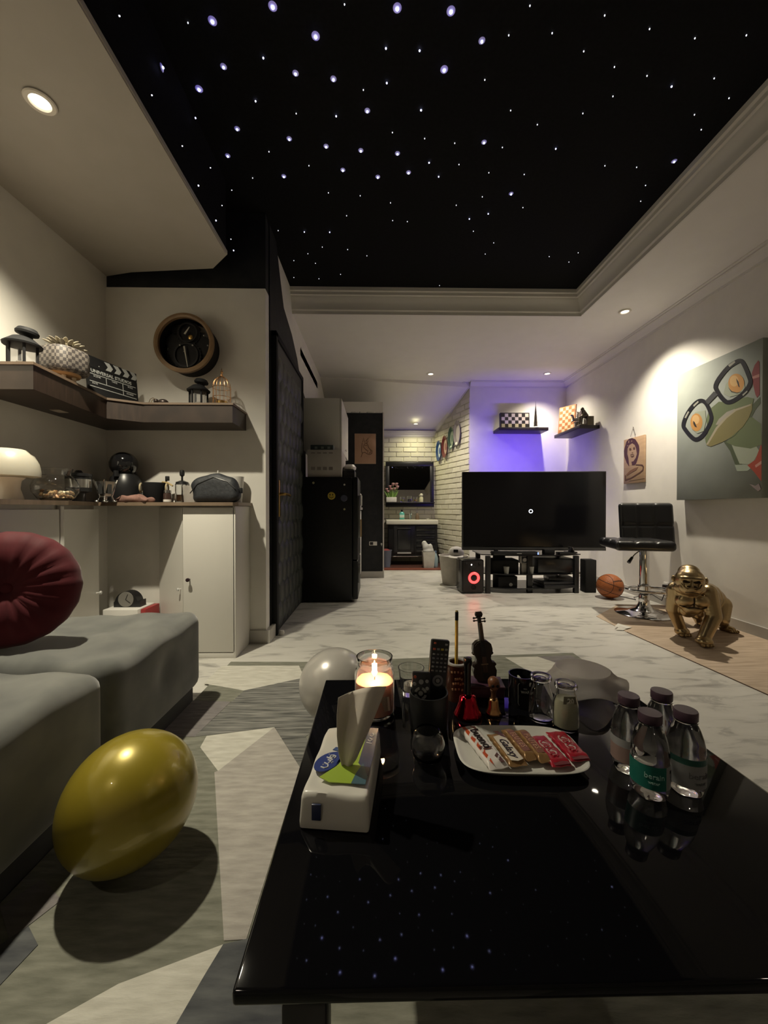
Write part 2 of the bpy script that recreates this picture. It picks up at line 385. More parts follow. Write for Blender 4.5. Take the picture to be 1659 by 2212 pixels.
for k in range(6):
    mb.b.faces.new((A[k],A[(k+1)%6],B[(k+1)%6],B[k])); mb.b.faces.new((B[k],B[(k+1)%6],c0))
hexm = mb.mesh('hexagon_pad', 50); hexm.materials.append(HEX)
for r_ in range(19):
    zz = .12+r_*hr*1.25*1.5
    for k in range(7):
        yy = 2.78+k*hr*1.732+(hr*.866 if r_ % 2 else 0)
        if yy < 3.54 and zz < 2.0:
            o = bpy.data.objects.new('hexagon_pad', hexm); C.objects.link(o); o.parent = door; o.location = (-.700, yy, zz)
obj('lock_plate', MB().box(-.700,-.688,2.712,2.750,.82,1.08,.004), BRASS, door)
obj('door_handle', MB().cyl((-.69,2.73,.98),(-.650,2.73,.98),.011).tube([(-.650,2.72,.98),(-.648,2.80,.98),(-.648,2.86,.975)],.010,10), BRASS, door)
obj('door_stop', MB().lathe([(0,0),(.016,0),(.020,.012),(.014,.03),(0,.034)],14,Matrix.Translation((-.665,2.68,0))), WHITE, door)

# ------------------------------------------------------------------ downlights
for (x,y,z,wt,col,lab,ang) in DOWN:
    t = thing('ceiling_downlight', lab, 'ceiling light', (x,y,z), 0, 'recessed ceiling spotlights')
    obj('trim_ring', MB().lathe([(.030,-.002),(.046,-.002),(.050,-.006),(.046,-.010),(.034,-.010),(.030,-.004)],24,cap=False), mat('lamp_trim', (.75,.70,.62), .35), t)
    obj('lamp_lens', MB().lathe([(0,-.0045),(.029,-.0045),(.029,-.001),(0,-.001)],24), mat('lamp_lens_%d'%DOWN.index((x,y,z,wt,col,lab,ang)), (.9,.9,.85), .4, emit=col, es=1.7), t)
    L = bpy.data.lights.new('spot_beam','SPOT'); L.energy = wt; L.color = col; L.spot_size = R(ang); L.spot_blend = .9; L.shadow_soft_size = .028
    lo = bpy.data.objects.new('spot_beam', L); C.objects.link(lo); lo.parent = t; lo.location = (0,0,-.014)

# ------------------------------------------------------------------ star lights in the black ceiling
SA = '158,76,1 500,102,1 905,30,4 617,100,4 393,170,4 370,323,3 1110,172,4 1248,14,1 1500,38,4 860,271,2 670,318,3 553,425,4 1014,350,3 1195,377,3 1446,225,2 1607,236,2 1450,391,2 1338,424,1 315,455,1 823,478,2 526,564,2 1208,550,2 1017,537,1 1357,529,3 1613,521,2 735,615,3 984,663,3 462,698,1 887,720,1 1160,699,3 1326,719,3 1477,628,1 1501,733,3 690,744,3 598,802,1 1078,787,1 1240,812,3 1407,845,3 1554,824,3 958,842,3 809,846,1 540,887,2 701,909,1 1171,917,1 1323,931,1 1468,965,1 1652,773,2 1631,657,1 654,982,1 625,1054,2 1258,1027,1 1478,1050,1 1548,1055,1 931,1098,1 1056,1105,2 1177,1106,2 697,1143,1 837,1152,1 1142,1177,1 1263,1189,1 710,1197,2 793,1198,2 885,1205,1 1073,1209,1 1355,1219,1 1006,1242,1 1109,1255,1 1006,1323,1 1126,1329,1 1229,1308,1 958,1368,1 1069,1379,2 1176,1377,2 1326,1393,1 1518,1394,1'
SB = '162,52,4 14,233,2 308,192,3 130,328,4 22,515,2 435,160,1 640,150,1 888,66,1 535,20,1 1100,130,1 1314,174,1 1557,160,1 789,236,1 934,310,1 1088,352,1 1204,403,2 927,449,1 1475,458,1 1612,457,1 444,516,1 1312,536,1 1344,607,1 180,671,1 318,671,3 405,691,1 657,698,2 59,764,2 200,772,1 104,830,2 341,811,1 508,819,1 889,778,1 1039,785,1 1216,761,3 1081,871,1 446,914,3 310,925,1 187,965,1 502,976,1 338,1006,2 249,1030,2 268,1088,1 364,1143,1 324,1196,1 719,1234,1 763,1190,1 626,1208,1 108,1345,1 155,1380,1 1405,364,1 785,530,1 322,371,1 570,583,1 1058,946,1 1223,860,1 1389,695,1'
def star_mat(name,col,es): return mat(name,(.9,.9,.9),.5,emit=col,es=es)
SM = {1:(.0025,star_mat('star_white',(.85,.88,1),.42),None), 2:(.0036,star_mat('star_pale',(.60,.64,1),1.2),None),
      3:(.0044,star_mat('star_blue',(.50,.55,1),2.8),star_mat('halo_blue',(.13,.12,1),.045)), 4:(.0054,star_mat('star_violet',(.42,.45,1),4.6),star_mat('halo_violet',(.15,.11,1),.065))}  # second material paints the glow halo round bigger stars as faint emission
smesh = {}
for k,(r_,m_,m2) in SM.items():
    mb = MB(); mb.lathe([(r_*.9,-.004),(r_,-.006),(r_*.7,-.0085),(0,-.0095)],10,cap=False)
    if m2: mb.lathe([(r_*3.1,0),(r_*2.6,-.002),(r_*1.7,-.0035),(r_*.9,-.004)],16,cap=False)  # wide ring carrying the painted halo, no real part of the fibre
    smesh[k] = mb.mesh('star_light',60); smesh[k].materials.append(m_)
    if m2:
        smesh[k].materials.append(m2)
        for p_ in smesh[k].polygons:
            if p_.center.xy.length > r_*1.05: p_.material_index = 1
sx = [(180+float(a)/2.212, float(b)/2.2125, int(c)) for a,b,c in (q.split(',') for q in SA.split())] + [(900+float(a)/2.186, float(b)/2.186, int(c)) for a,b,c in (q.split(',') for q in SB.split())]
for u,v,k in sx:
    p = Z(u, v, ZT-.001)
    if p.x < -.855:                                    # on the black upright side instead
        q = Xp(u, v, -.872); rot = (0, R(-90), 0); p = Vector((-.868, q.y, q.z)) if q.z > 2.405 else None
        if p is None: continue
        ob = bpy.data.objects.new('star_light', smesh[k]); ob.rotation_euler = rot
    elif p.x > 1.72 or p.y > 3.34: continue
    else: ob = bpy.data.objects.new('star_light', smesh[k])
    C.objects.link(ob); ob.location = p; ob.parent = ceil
# ================================================================== left side: cabinets, counter, shelf, sofa
CABW = mat('cabinet_white', (.64,.62,.57), .45)
# left run of cabinet
t = thing('base_cabinet', 'white base cabinet along the left wall behind the red cushion', 'cabinet', (-1.594,1.5,0))
obj('body', MB().poly3([(-.15,-.6,.0),(.13,-.6,.0),(.13,.27,.0),(-.04,.745,.0),(-.15,.745,.0)], (0,0,1), .895), CABW, t)
d1 = obj('door', MB().box(.131,.149,-.30,.272,.03,.875,.002), CABW, t)
obj('edge_strip', MB().box(.131,.149,.278,.30,.03,.89,.002), CABW, t)
ex = Vector((-.17,.475,0)).normalized(); en = Vector((ex.y,-ex.x,0))
o0 = Vector((.13,.29,.03))
d2 = obj('door', MB().prism([(0.01,0),(.475,0),(.475,.845),(.01,.845)], o0, ex, (0,0,1), en, .018), CABW, t)
pk = o0+ex*.43+en*.018+Vector((0,0,.37))
obj('knob', MB().lathe([(.004,0),(.004,.012),(.011,.018),(.010,.026),(0,.03)],12,Matrix.Translation(pk) @ en.to_track_quat('Z','Y').to_matrix().to_4x4()), mat('knob_clear',(.8,.8,.78),.1,trans=.5), d2)
# right unit
t = thing('base_cabinet', 'white base cabinet with a dark round knob at the right end of the counter', 'cabinet', (-.985,2.4,0))
obj('body', MB().poly3([(-.42,.118,.0),(-.145,-.118,.0),(.14,-.118,.0),(.14,.118,.0)], (0,0,1), .895), CABW, t)
d1 = obj('door', MB().box(-.150,.148,-.138,-.120,.035,.885,.002), CABW, t)
obj('plinth', MB().box(-.14,.150,-.136,-.12,0,.03,.001), CABW, t)
obj('end_panel', MB().box(.141,.155,-.138,.119,0,.893,.001), CABW, t)
obj('knob', MB().lathe([(.004,0),(.004,.014),(.011,.020),(.011,.028),(0,.032)],12,Matrix.Translation((-.112,-.138,.465)) @ Matrix.Rotation(R(90),4,'X')), mat('knob_dark',(.03,.015,.02),.25), d1)
ex = Vector((.275,-.236,0)).normalized(); en = Vector((ex.y,-ex.x,0))
d3 = obj('door', MB().prism([(.005,0),(.350,0),(.350,.85),(.005,.85)], Vector((-.42,.118,.035)), ex, (0,0,1), en, .012), CABW, t)
pk = Vector((-.42,.118,.40))+ex*.325+en*.012
obj('knob', MB().lathe([(.004,0),(.004,.010),(.010,.014),(.009,.022),(0,.025)],12,Matrix.Translation(pk) @ en.to_track_quat('Z','Y').to_matrix().to_4x4()), mat('knob_clear'), d3)
CT = [(-1.75,.85),(-1.425,.85),(-1.425,1.80),(-1.60,2.235),(-1.14,2.235),(-.835,2.235),(-.815,2.27),(-.815,2.52),(-1.75,2.52)]
o = obj('counter_top', MB().poly3([(x+1.5,y-2.0,0) for x,y in CT], (0,0,1), .020), noisy('counter_wood', (.16,.115,.075), (.22,.16,.11), 6, .45, (1,8,1)), None, None, (-1.5,2.0,.895))
tag(o, 'thin brown wooden counter running round the left corner', 'worktop')
CZ = .915
# wall shelf
SH = [(-1.75,1.66),(-1.458,1.66),(-1.52,2.19),(-1.37,2.285),(-.853,2.285),(-.853,2.52),(-1.75,2.52)]
t = thing('corner_shelf', 'thick dark walnut shelf wrapping the left corner', 'shelf', (-1.5,2.2,1.385))
obj('board', MB().poly3([(x+1.5,y-2.2,0) for x,y in SH], (0,0,1), .103), WOOD, t)
cx_, cy_ = -1.5, 2.25
obj('top_lip', MB().poly3([(x+1.5+(.006 if x>-1.7 else 0),y-2.2-(.006 if y<2.5 else 0),.103) for x,y in SH], (0,0,1), .012), noisy('walnut_edge', (.13,.088,.058), (.17,.118,.08), 8, .5), t)
pt = Z(128,888,1.385); obj('paper_patch', MB().box(pt.x+1.5-.025,pt.x+1.5+.025,pt.y-2.2-.03,pt.y-2.2+.03,-.002,-.0002), mat('masking_tape',(.42,.36,.30),.7), t)
SZ = 1.5
def lantern(loc, s, label, rz=0):
    t = thing('lantern', label, 'lantern', loc, rz, 'black metal tealight lanterns on the corner shelf')
    mb = MB(); n = 6
    M6 = lambda z: [(.058*math.cos(2*math.pi*k/6)*s, .058*math.sin(2*math.pi*k/6)*s, z*s) for k in range(6)]
    obj('base', MB().lathe([(0,0),(.066*s,0),(.066*s,.010*s),(.060*s,.016*s),(0,.016*s)],6), BLACKM, t, 20)
    for k,p in enumerate(M6(0)): obj('post', MB().cyl((p[0],p[1],.012*s),(p[0],p[1],.115*s),.0065*s,seg=6), BLACKM, t)
    obj('glass_pane', MB().lathe([(.052*s,.016*s),(.052*s,.112*s)],6,cap=False), mat('lantern_glass',(.9,.9,.9),.05,trans=.9,ior=1.1), t, 20)
    obj('roof', MB().lathe([(.0*s,.110*s),(.074*s,.110*s),(.076*s,.118*s),(.040*s,.150*s),(.026*s,.156*s),(0,.156*s)],24), BLACKM, t)
    obj('chimney_cap', MB().lathe([(0,.150*s),(.022*s,.150*s),(.024*s,.164*s),(.044*s,.170*s),(.046*s,.180*s),(.036*s,.196*s),(0,.204*s)],20,Matrix.Rotation(R(6),4,'Y')), BLACKM, t)
    c = obj('tealight', MB().lathe([(0,.016*s),(.022*s,.016*s),(.022*s,.034*s),(0,.034*s)],14), mat('wax',(.75,.70,.60),.5), t)
    return t
lantern((-1.583,1.750,SZ), .93, 'larger black lantern at the left end of the corner shelf', .3)
lantern((-1.099,2.39,SZ), .88, 'smaller black lantern beside the little birdcage', .2)
# patterned planter
pl = thing('planter', 'rounded planter with a woven block pattern and dried flowers on short legs', 'planter', (-1.545,1.935,SZ), -.25)
def sq(r,z,a,i): q = (abs(math.cos(a))**4+abs(math.sin(a))**4)**-.25; return r*min(q,1.14), z
wv = mat('woven_pattern',(.09,.075,.07),.6)
N,L_,B = nodes(wv); tc=N.new('ShaderNodeTexCoord'); mp=N.new('ShaderNodeMapping'); mp.inputs['Scale'].default_value=(1,1,1); ck=N.new('ShaderNodeTexChecker'); ck.inputs['Scale'].default_value=62
ck.inputs['Color1'].default_value=(.050,.042,.040,1); ck.inputs['Color2'].default_value=(.17,.15,.13,1); L_.new(tc.outputs['Object'],mp.inputs[0]); L_.new(mp.outputs[0],ck.inputs['Vector']); L_.new(ck.outputs[0],B.inputs['Base Color'])
obj('pot', MB().lathe([(.055,.040),(.078,.045),(.086,.060),(.086,.145),(.080,.158),(.070,.160),(.068,.145),(0,.145)],48,fn=sq), wv, pl)
obj('tray', MB().lathe([(0,.030),(.060,.030),(.066,.042),(0,.042)],28), mat('tan_leather',(.42,.24,.10),.5), pl)
for k in range(4): obj('leg', MB().cyl((.038*math.cos(k*math.pi/2+.8),.038*math.sin(k*math.pi/2+.8),0),(.034*math.cos(k*math.pi/2+.8),.034*math.sin(k*math.pi/2+.8),.034),.006,.010), mat('pale_leg',(.62,.52,.38),.5), pl)
pet = noisy('dried_petal',(.30,.26,.19),(.42,.38,.28),30,.7)
for k in range(26):
    a = k*2.39996; r_ = .010+.010*math.sqrt(k)*1.15; h = .200-.30*r_*r_*10
    obj('petal', MB().sph((0,0,0),(.026,.011,.0045),8,None), pet, pl, 60, (r_*math.cos(a),r_*math.sin(a),h-.008+.004*(k%3)), (0,R(-38+k*.9),a))
obj('stems', MB().lathe([(.0,.14),(.035,.14),(.045,.182),(.02,.20),(0,.20)],14), mat('dried_stem',(.20,.17,.11),.8), pl)
# clapperboard
pA, pB = Vector((-1.560,2.10,SZ)), Vector((-1.470,2.39,SZ)); ex = (pB-pA).normalized(); en = Vector((ex.y,-ex.x,0)); Lc = (pB-pA).length
ct = thing('clapperboard', 'black film clapperboard with white chevrons leaning in the shelf corner', 'clapperboard', pA)
UPV = (Vector((0,0,1))-en*.10).normalized()
def cb(poly, n0, t_, name, m): return obj(name, MB().prism(poly, en*n0, ex, UPV, en, t_), m, ct, None)
cb([(0,0),(Lc,0),(Lc,.150),(0,.150)], 0, .010, 'slate', BLACKM)
stick = cb([(0,.152),(Lc,.152),(Lc,.205),(0,.215)], 0, .010, 'clap_stick', BLACKM)
CHK = mat('chalk_white',(.42,.43,.42),.6)
for k in range(4):
    a = .108+k*.052; cb([(a,.160),(a+.030,.160),(a+.044,.181),(a+.024,.206),(a-.006,.206),(a+.014,.181)], .010, .001, 'chevron', CHK)
for (x0,x1,z0,z1) in ((.012,Lc-.012,.1135,.117),(.012,Lc-.012,.072,.0755),(.012,Lc-.012,.044,.0475),(.105,.108,.072,.117),(.205,.208,.044,.117)):
    cb([(x0,z0),(x1,z0),(x1,z1),(x0,z1)], .010, .0008, 'rule', CHK)
text('lettering','UNIVERSAL STUDIOS',.026, en*.0105+ex*(Lc*.47)+UPV*.132, ex, UPV, CHK, ct, bold=.0005)
for a,s_ in ((.055,'SCENE'),(.155,'TAKE'),(.255,'ROLL')): text('lettering',s_,.014, en*.0105+ex*a+UPV*.105, ex, UPV, CHK, ct)
text('lettering','DATE',.012, en*.0105+ex*.04+UPV*.064, ex, UPV, CHK, ct); text('lettering','SOUND',.013, en*.0105+ex*.25+UPV*.062, ex, UPV, CHK, ct)
for (a,b) in ((.018,.200),(.018,.176),(.07,.168)): cb(ell(a,b,.003,.003,8), .010, .001, 'rivet', CHK)
# small beetle-like ornament
bt = thing('ornament', 'small dark round ornament with two curled feelers between clapperboard and lantern', 'ornament', (-1.315,2.355,SZ), .2)
obj('shell', MB().sph((.018,0,.020),(.030,.024,.022)), mat('dark_bronze',(.06,.045,.04),.35,.5), bt)
obj('head', MB().sph((-.020,-.004,.026),(.014,.013,.014)), mat('dark_bronze'), bt)
for s_ in (-1,1): obj('feeler', MB().tube([(-.022,s_*.005,.034),(-.034,s_*.012,.044),(-.048,s_*.014,.034),(-.056,s_*.012,.014),(-.062,s_*.010,.002)],.0016,6), BRASS, bt)
# birdcage
bc = thing('birdcage', 'little rose gold wire birdcage tealight holder at the shelf end', 'birdcage', (-.957,2.39,SZ)); bc.scale=(1.0,1.0,1.2)
pr = [(.052,.0),(.052,.10),(.048,.122),(.036,.142),(.018,.154),(.006,.160)]
obj('base', MB().lathe([(0,0),(.054,0),(.054,.006),(0,.006)],24), GOLD, bc)
for k in range(14):
    a = 2*math.pi*k/14; obj('wire', MB().tube([(r_*math.cos(a),r_*math.sin(a),z) for r_,z in pr],.0013,5), GOLD, bc)
for zz,rr in ((.05,.0525),(.10,.0525)): obj('hoop', MB().tube([(rr*math.cos(2*math.pi*k/24),rr*math.sin(2*math.pi*k/24),zz) for k in range(24)],.0015,5,True), GOLD, bc)
obj('finial', MB().lathe([(0,.158),(.007,.160),(.008,.168),(.003,.172),(.009,.180),(.004,.188),(0,.205)],12), GOLD, bc)
obj('candle_cup', MB().lathe([(0,.008),(.030,.008),(.034,.030),(.031,.030),(.028,.014),(0,.014)],20), BRASS, bc)
# wall clock
ck_ = thing('wall_clock', 'round open-gear wall clock with a wooden ring on the short wall', 'clock', Yp(396,740,2.395))
ck_.location.y = 2.52
RO = .183
cm = Matrix.Rotation(R(90),4,'X')
obj('drum', MB().lathe([(RO*.90,.0),(RO*.93,.0),(RO*.97,.105),(RO*.92,.105)],48,cm,cap=False), BLACKM, ck_)
obj('back_plate', MB().lathe([(0,.002),(RO*.55,.002),(RO*.55,.05),(0,.05)],32,cm), BLACKM, ck_)
obj('ring', MB().lathe([(RO*.86,.105),(RO*.86,.125),(RO*.92,.130),(RO,.125),(RO,.105),(RO*.86,.105)],56,cm,cap=False), noisy('ring_wood',(.20,.125,.065),(.27,.17,.09),12,.5), ck_)
def gear(cx,cz,r,d,mm,holes=6,teeth=28):
    mb = MB(); poly=[]
    for k in range(teeth*2):
        rr = r if k%2 else r*.93; a=2*math.pi*k/(teeth*2); poly.append((cx+rr*math.cos(a),cz+rr*math.sin(a)))
    mb.prism(poly,(0,-d,0),(1,0,0),(0,0,1),(0,-1,0),.006); return obj('gear',mb,mm,ck_,None)
G1 = mat('gunmetal',(.018,.018,.02),.4,.6); G2 = mat('gunmetal_pale',(.045,.045,.048),.35,.8)
gear(.0,.085,.078,.055,G1); gear(-.01,-.055,.095,.060,G1); gear(-.085,.03,.06,.050,G1); gear(.085,.01,.062,.050,G1); gear(-.07,-.05,.07,.052,G1); gear(.07,-.07,.065,.048,G1); gear(-.075,.11,.035,.05,G1,teeth=14)
for cx0,cz0,r0 in ((0,.085,.062),(-.01,-.055,.078)):
    obj('chapter_ring', MB().lathe([(r0*.86,0),(r0*.86,.004),(r0,.004),(r0,0),(r0*.86,0)],40,Matrix.Translation((cx0,-.072,cz0)) @ cm,cap=False), G2, ck_)
hm = mat('hand_pale',(.50,.48,.42),.4)
def hand(a,b,w0,w1,d):
    a,b = Vector(a),Vector(b); t_=(b-a).normalized(); n_=Vector((-t_.y,t_.x))
    obj('hand', MB().prism([tuple(a+n_*w0),tuple(a-n_*w0),tuple(b-n_*w1),tuple(b+n_*w1)],(0,-d,0),(1,0,0),(0,0,1),(0,-1,0),.002), hm, ck_, None)
hand((-.016,-.005),(.006,-.135),.005,.0018,.084); hand((-.012,.070),(.018,.115),.006,.002,.084); hand((-.006,-.045),(-.018,-.038),.002,.001,.086)
for (a,b) in ((-.045,.004),(.034,.004),(.105,.065),(.128,.003)): obj('screw', MB().sph((a,-.078,b),.005,8), mat('screw_pale',(.6,.6,.58),.3), ck_)
obj('rosette', MB().lathe([(.002,0),(.016,.002),(.010,.006),(0,.006)],8,Matrix.Translation((.020,-.076,.055)) @ cm), BRASS, ck_)

# ---------------------------------------------------------------- things on the counter
def spin(name,label,cat,loc,parts,group=None,rz=0):
    t = thing(name,label,cat,loc,rz,group)
    for pn,prof_,m_,*o_ in parts: obj(pn, MB().lathe(prof_,o_[0] if o_ else 28,cap=(o_[1] if len(o_)>1 else True)), m_, t)
    return t
shade = mat('milk_glass',(.50,.47,.39),.35,sss=.3)
spin('table_lamp','white mushroom-shaped table lamp on the left counter','lamp',(-1.60,1.70,CZ),
     [('foot',[(0,0),(.050,0),(.048,.01),(.036,.05),(.040,.085),(.055,.10),(0,.10)],mat('lamp_ceramic',(.60,.55,.48),.3)),
      ('lamp_shade',[(0,.112),(.085,.100),(.105,.105),(.106,.125),(.100,.160),(.085,.195),(.062,.218),(.050,.222),(0,.223)],shade)])
fb = spin('fish_bowl','round glass fish bowl holding a bed of shells','bowl',(-1.565,1.90,CZ),
     [('bowl',[(.045,0),(.07,.012),(.093,.045),(.095,.075),(.078,.110),(.058,.126),(.062,.145),(.068,.158),(.065,.158),(.059,.146),(.054,.126),(.074,.109),(.091,.075),(.089,.046),(.067,.016),(.0,.006),(0,0)],GLASS,36,False)])
for k in range(42):
    a=random.uniform(0,6.28); r_=.072*math.sqrt(random.random()); obj('shell', MB().sph((0,0,0),(random.uniform(.009,.014),random.uniform(.006,.010),.006),8), mat(['shell_tan','shell_pale','shell_brown'][k%3],[(.55,.36,.18),(.68,.56,.38),(.34,.18,.08)][k%3],.4), fb,60,(r_*math.cos(a),r_*math.sin(a),.014+random.uniform(0,.030)+r_*.12),(random.random(),random.random(),a))
spin('canister','black canister with a silver label behind the fish bowl','jar',(-1.60,2.09,CZ),
     [('body',[(0,0),(.030,0),(.028,.03),(.030,.045),(.056,.055),(.056,.135),(0,.135)],BLACK),('lid',[(0,.136),(.060,.136),(.060,.150),(.02,.155),(.012,.168),(0,.170)],BLACK),
      ('label_band',[(.0565,.075),(.0567,.12)],SILVER,28,False)])
# silver incense burner
ib = thing('incense_burner','small silver footed incense burner with pierced flared sides','incense burner',(-1.520,2.178,CZ),.5)
mb = MB()
def pan(M): return M
obj('body', MB().lathe([(.030,.028),(.026,.032),(.034,.06),(.048,.115),(.046,.115),(.032,.062),(.022,.034),(0,.032)],4,cap=False), SILVER, ib, 20)
for k in range(4):
    a=math.pi/2*k; obj('corner_rib', MB().tube([(.040*math.cos(a),.040*math.sin(a),0),(.028*math.cos(a),.028*math.sin(a),.03),(.036*math.cos(a),.036*math.sin(a),.06),(.056*math.cos(a),.056*math.sin(a),.124)],.0045,8), CHROME, ib)
    b=a+math.pi/4; obj('pierced_panel', MB().box(-.012,.012,-.001,.001,.045,.105), mat('pierced_dark',(.03,.03,.03),.5), ib, None, (.030*math.cos(b),.030*math.sin(b),.0),(0,0,b+math.pi/2))
    obj('foot', MB().sph((.042*math.cos(a),.042*math.sin(a),.006),(.012,.012,.006),10), CHROME, ib)
# capsule coffee machine: two black globes
cm_ = thing('coffee_machine','glossy black two-globe capsule coffee machine on the corner of the counter','coffee machine',(-1.557,2.405,CZ))
obj('base', MB().lathe([(0,0),(.090,0),(.096,.03),(.092,.10),(.080,.15),(.055,.185),(0,.19)],36), BLACK, cm_)
obj('head', MB().sph((0,-.015,.235),(.078,.076,.076),30), mat('piano_black',(.008,.008,.009),.08,coat=.6), cm_)
obj('highlight_ring', MB().lathe([(.055,.170),(.060,.174),(.055,.178)],30,cap=False), SILVER, cm_)
obj('spout', MB().cyl((0,-.085,.19),(0,-.085,.155),.014), BLACK, cm_)
# folded pink cloth
o = softbox('cloth',-.10,.10,-.045,.045,0,.045,.02,lambda p: p+Vector((.012*math.sin(p.y*90),.010*math.sin(p.x*60),-.022*abs(p.x)/.1*(p.z/.045)+.006*math.sin(p.x*75+p.y*40)*(p.z/.045))),noisy('pink_cloth',(.20,.105,.085),(.26,.14,.11),40,.9),None,(24,14,6))
o.location=(-1.425,2.280,CZ); tag(o,'crumpled dusty pink cloth in front of the coffee machine','cloth')
# cooking pot
po = thing('cooking_pot','black cooking pot with ring handles next to the pink cloth','pot',(-1.375,2.40,CZ),.15); po.scale=(.80,.80,.98)
obj('body', MB().lathe([(0,0),(.066,0),(.072,.006),(.084,.125),(.080,.125),(.070,.012),(0,.010)],32,cap=False), BLACKM, po)
pr_=mat('bone_ring',(.42,.35,.22),.4)
for s_ in (-1,1): obj('ring_handle', MB().tube([(s_*.092+.0*math.cos(a),.026*math.cos(a)-.01,.092+.026*math.sin(a)) for a in [2*math.pi*k/16 for k in range(16)]],.007,8,True), pr_, po)
obj('spoon', MB().tube([(.02,.0,.08),(.06,-.01,.13),(.10,-.02,.125),(.14,-.03,.105)],.006,8), mat('wood_spoon',(.40,.30,.14),.5), po)
obj('spatula', MB().cyl((.04,.02,.06),(.075,.03,.145),.007).box(.065,.095,.022,.038,.14,.17,.004), BLACK, po)
# small jars and press
spin('spice_jar','tiny dark jar with a pale band right of the cooking pot','jar',(-1.268,2.345,CZ),[('body',[(0,0),(.022,0),(.022,.052),(.018,.058),(0,.058)],mat('dark_jam',(.05,.03,.025),.15)),('label_band',[(.0224,.004),(.0224,.018)],WHITE,28,False),('lid',[(0,.058),(.021,.058),(.021,.074),(0,.074)],CHROME)])
fp = spin('coffee_press','glass and chrome coffee press with a black plunger knob','coffee press',(-1.232,2.45,CZ),[('beaker',[(0,.004),(.036,.004),(.036,.115),(.034,.115),(.034,.008),(0,.008)],GLASS,28,False),('coffee',[(0,.009),(.0335,.009),(.0335,.05),(0,.05)],mat('coffee_brown',(.10,.05,.02),.2)),('lid',[(0,.115),(.039,.115),(.036,.130),(.012,.140),(0,.140)],BLACK),('knob',[(0,.14),(.006,.14),(.006,.165),(.014,.172),(.015,.190),(.011,.205),(0,.208)],BLACK)])
for k in range(4): a=k*math.pi/2+.4; obj('frame_rod', MB().cyl((.038*math.cos(a),.038*math.sin(a),0),(.038*math.cos(a),.038*math.sin(a),.116),.003,seg=6), CHROME, fp)
bx = thing('plastic_box','frosted clear plastic tub between the coffee press and the black bag','box',(-1.160,2.425,CZ))
obj('tub', MB().lathe([(0,0),(.046,0),(.054,.105),(.051,.105),(.043,.005),(0,.005)],4,Matrix.Rotation(R(45),4,'Z'),cap=False), mat('frosted_plastic',(.75,.72,.68),.35,trans=.7,ior=1.2), bx, 20)
obj('contents', MB().box(-.026,.026,-.026,.026,.004,.06,.006), mat('grey_card',(.36,.32,.30),.7), bx)
# black pouch
pb = thing('toiletry_bag','black padded zip pouch at the right end of the counter','bag',(-.977,2.345,CZ),0); pb.scale=(.93,1,1.08)
softbox('pouch',-.150,.150,-.05,.05,0,.165,.045,lambda p: Vector((p.x+.010*math.sin(p.z*30), p.y*(1-.30*p.z/.165), max(0,p.z)*(.98-1.9*max(0,-p.x-.02)-1.3*max(0,p.x-.03)+.015*math.sin(p.x*50)))), noisy('black_nylon',(.014,.016,.02),(.022,.025,.03),60,.6,bump=.2), pb,(26,12,12))
obj('pull_tab', MB().box(.135,.172,-.008,.008,.052,.082,.004), BLACKM, pb)
obj('zip', MB().tube([(-.145,-.043,.05),(-.10,-.040,.10),(0,-.036,.140),(.09,-.038,.115),(.14,-.040,.075)],.003,6), BLACK, pb)
spin('paper_cup','white paper cup with a brown drop behind the black pouch','cup',(-.895,2.458,CZ),[('cup',[(0,0),(.034,0),(.047,.165),(.045,.165),(.032,.004),(0,.004)],WHITE,28,False)])
cupd = bpy.data.objects['paper_cup']; obj('drop_print', MB().prism(ell(0,0,.008,.012,14),(.004,-.0425,.125),(1,0,0),(0,.08,1),(0,-1,0),.002), mat('brown_print',(.10,.05,.02),.6), cupd, None)
spin('nozzle_bottle','white bottle with a thin nozzle peeking over the black pouch','bottle',(-1.012,2.462,CZ),[('body',[(0,0),(.028,0),(.028,.135),(.02,.150),(0,.150)],WHITE),('nozzle',[(.010,.150),(.006,.165),(.004,.205),(0,.206)],WHITE)])
# niche things
t = thing('storage_box','white box with a red side on the floor of the counter niche','box',(-1.535,2.40,0))
obj('box_body', MB().box(-.10,.105,-.09,.09,0,.275,.003), WHITE, t); obj('red_side', MB().box(.106,.135,-.06,.09,0,.27,.002), mat('box_red',(.30,.03,.03),.5), t)
t = thing('mantel_clock','black arched mantel clock on the white box in the niche','clock',(-1.535,2.40,.2755))
obj('arch', MB().prism([(-.075,0),(.085,0),(.085,.04)]+[(.07*math.cos(a),.02+.075*math.sin(a)) for a in [math.pi*k/14 for k in range(1,14)]]+[(-.075,.03)],(0,-.03,0),(1,0,0),(0,0,1),(0,1,0),.06), BLACK, t, 30)
obj('dial', MB().lathe([(0,0),(.046,0),(.046,.004),(0,.004)],28,Matrix.Translation((0,-.030,.048)) @ cm), mat('dial_grey',(.20,.19,.17),.5), t)
for a in (.4,2.2): obj('clock_hand', MB().box(-.001,.001,-.001,0,0,.035), BLACKM, t, None, (0,-.0355,.048),(0,a,0))
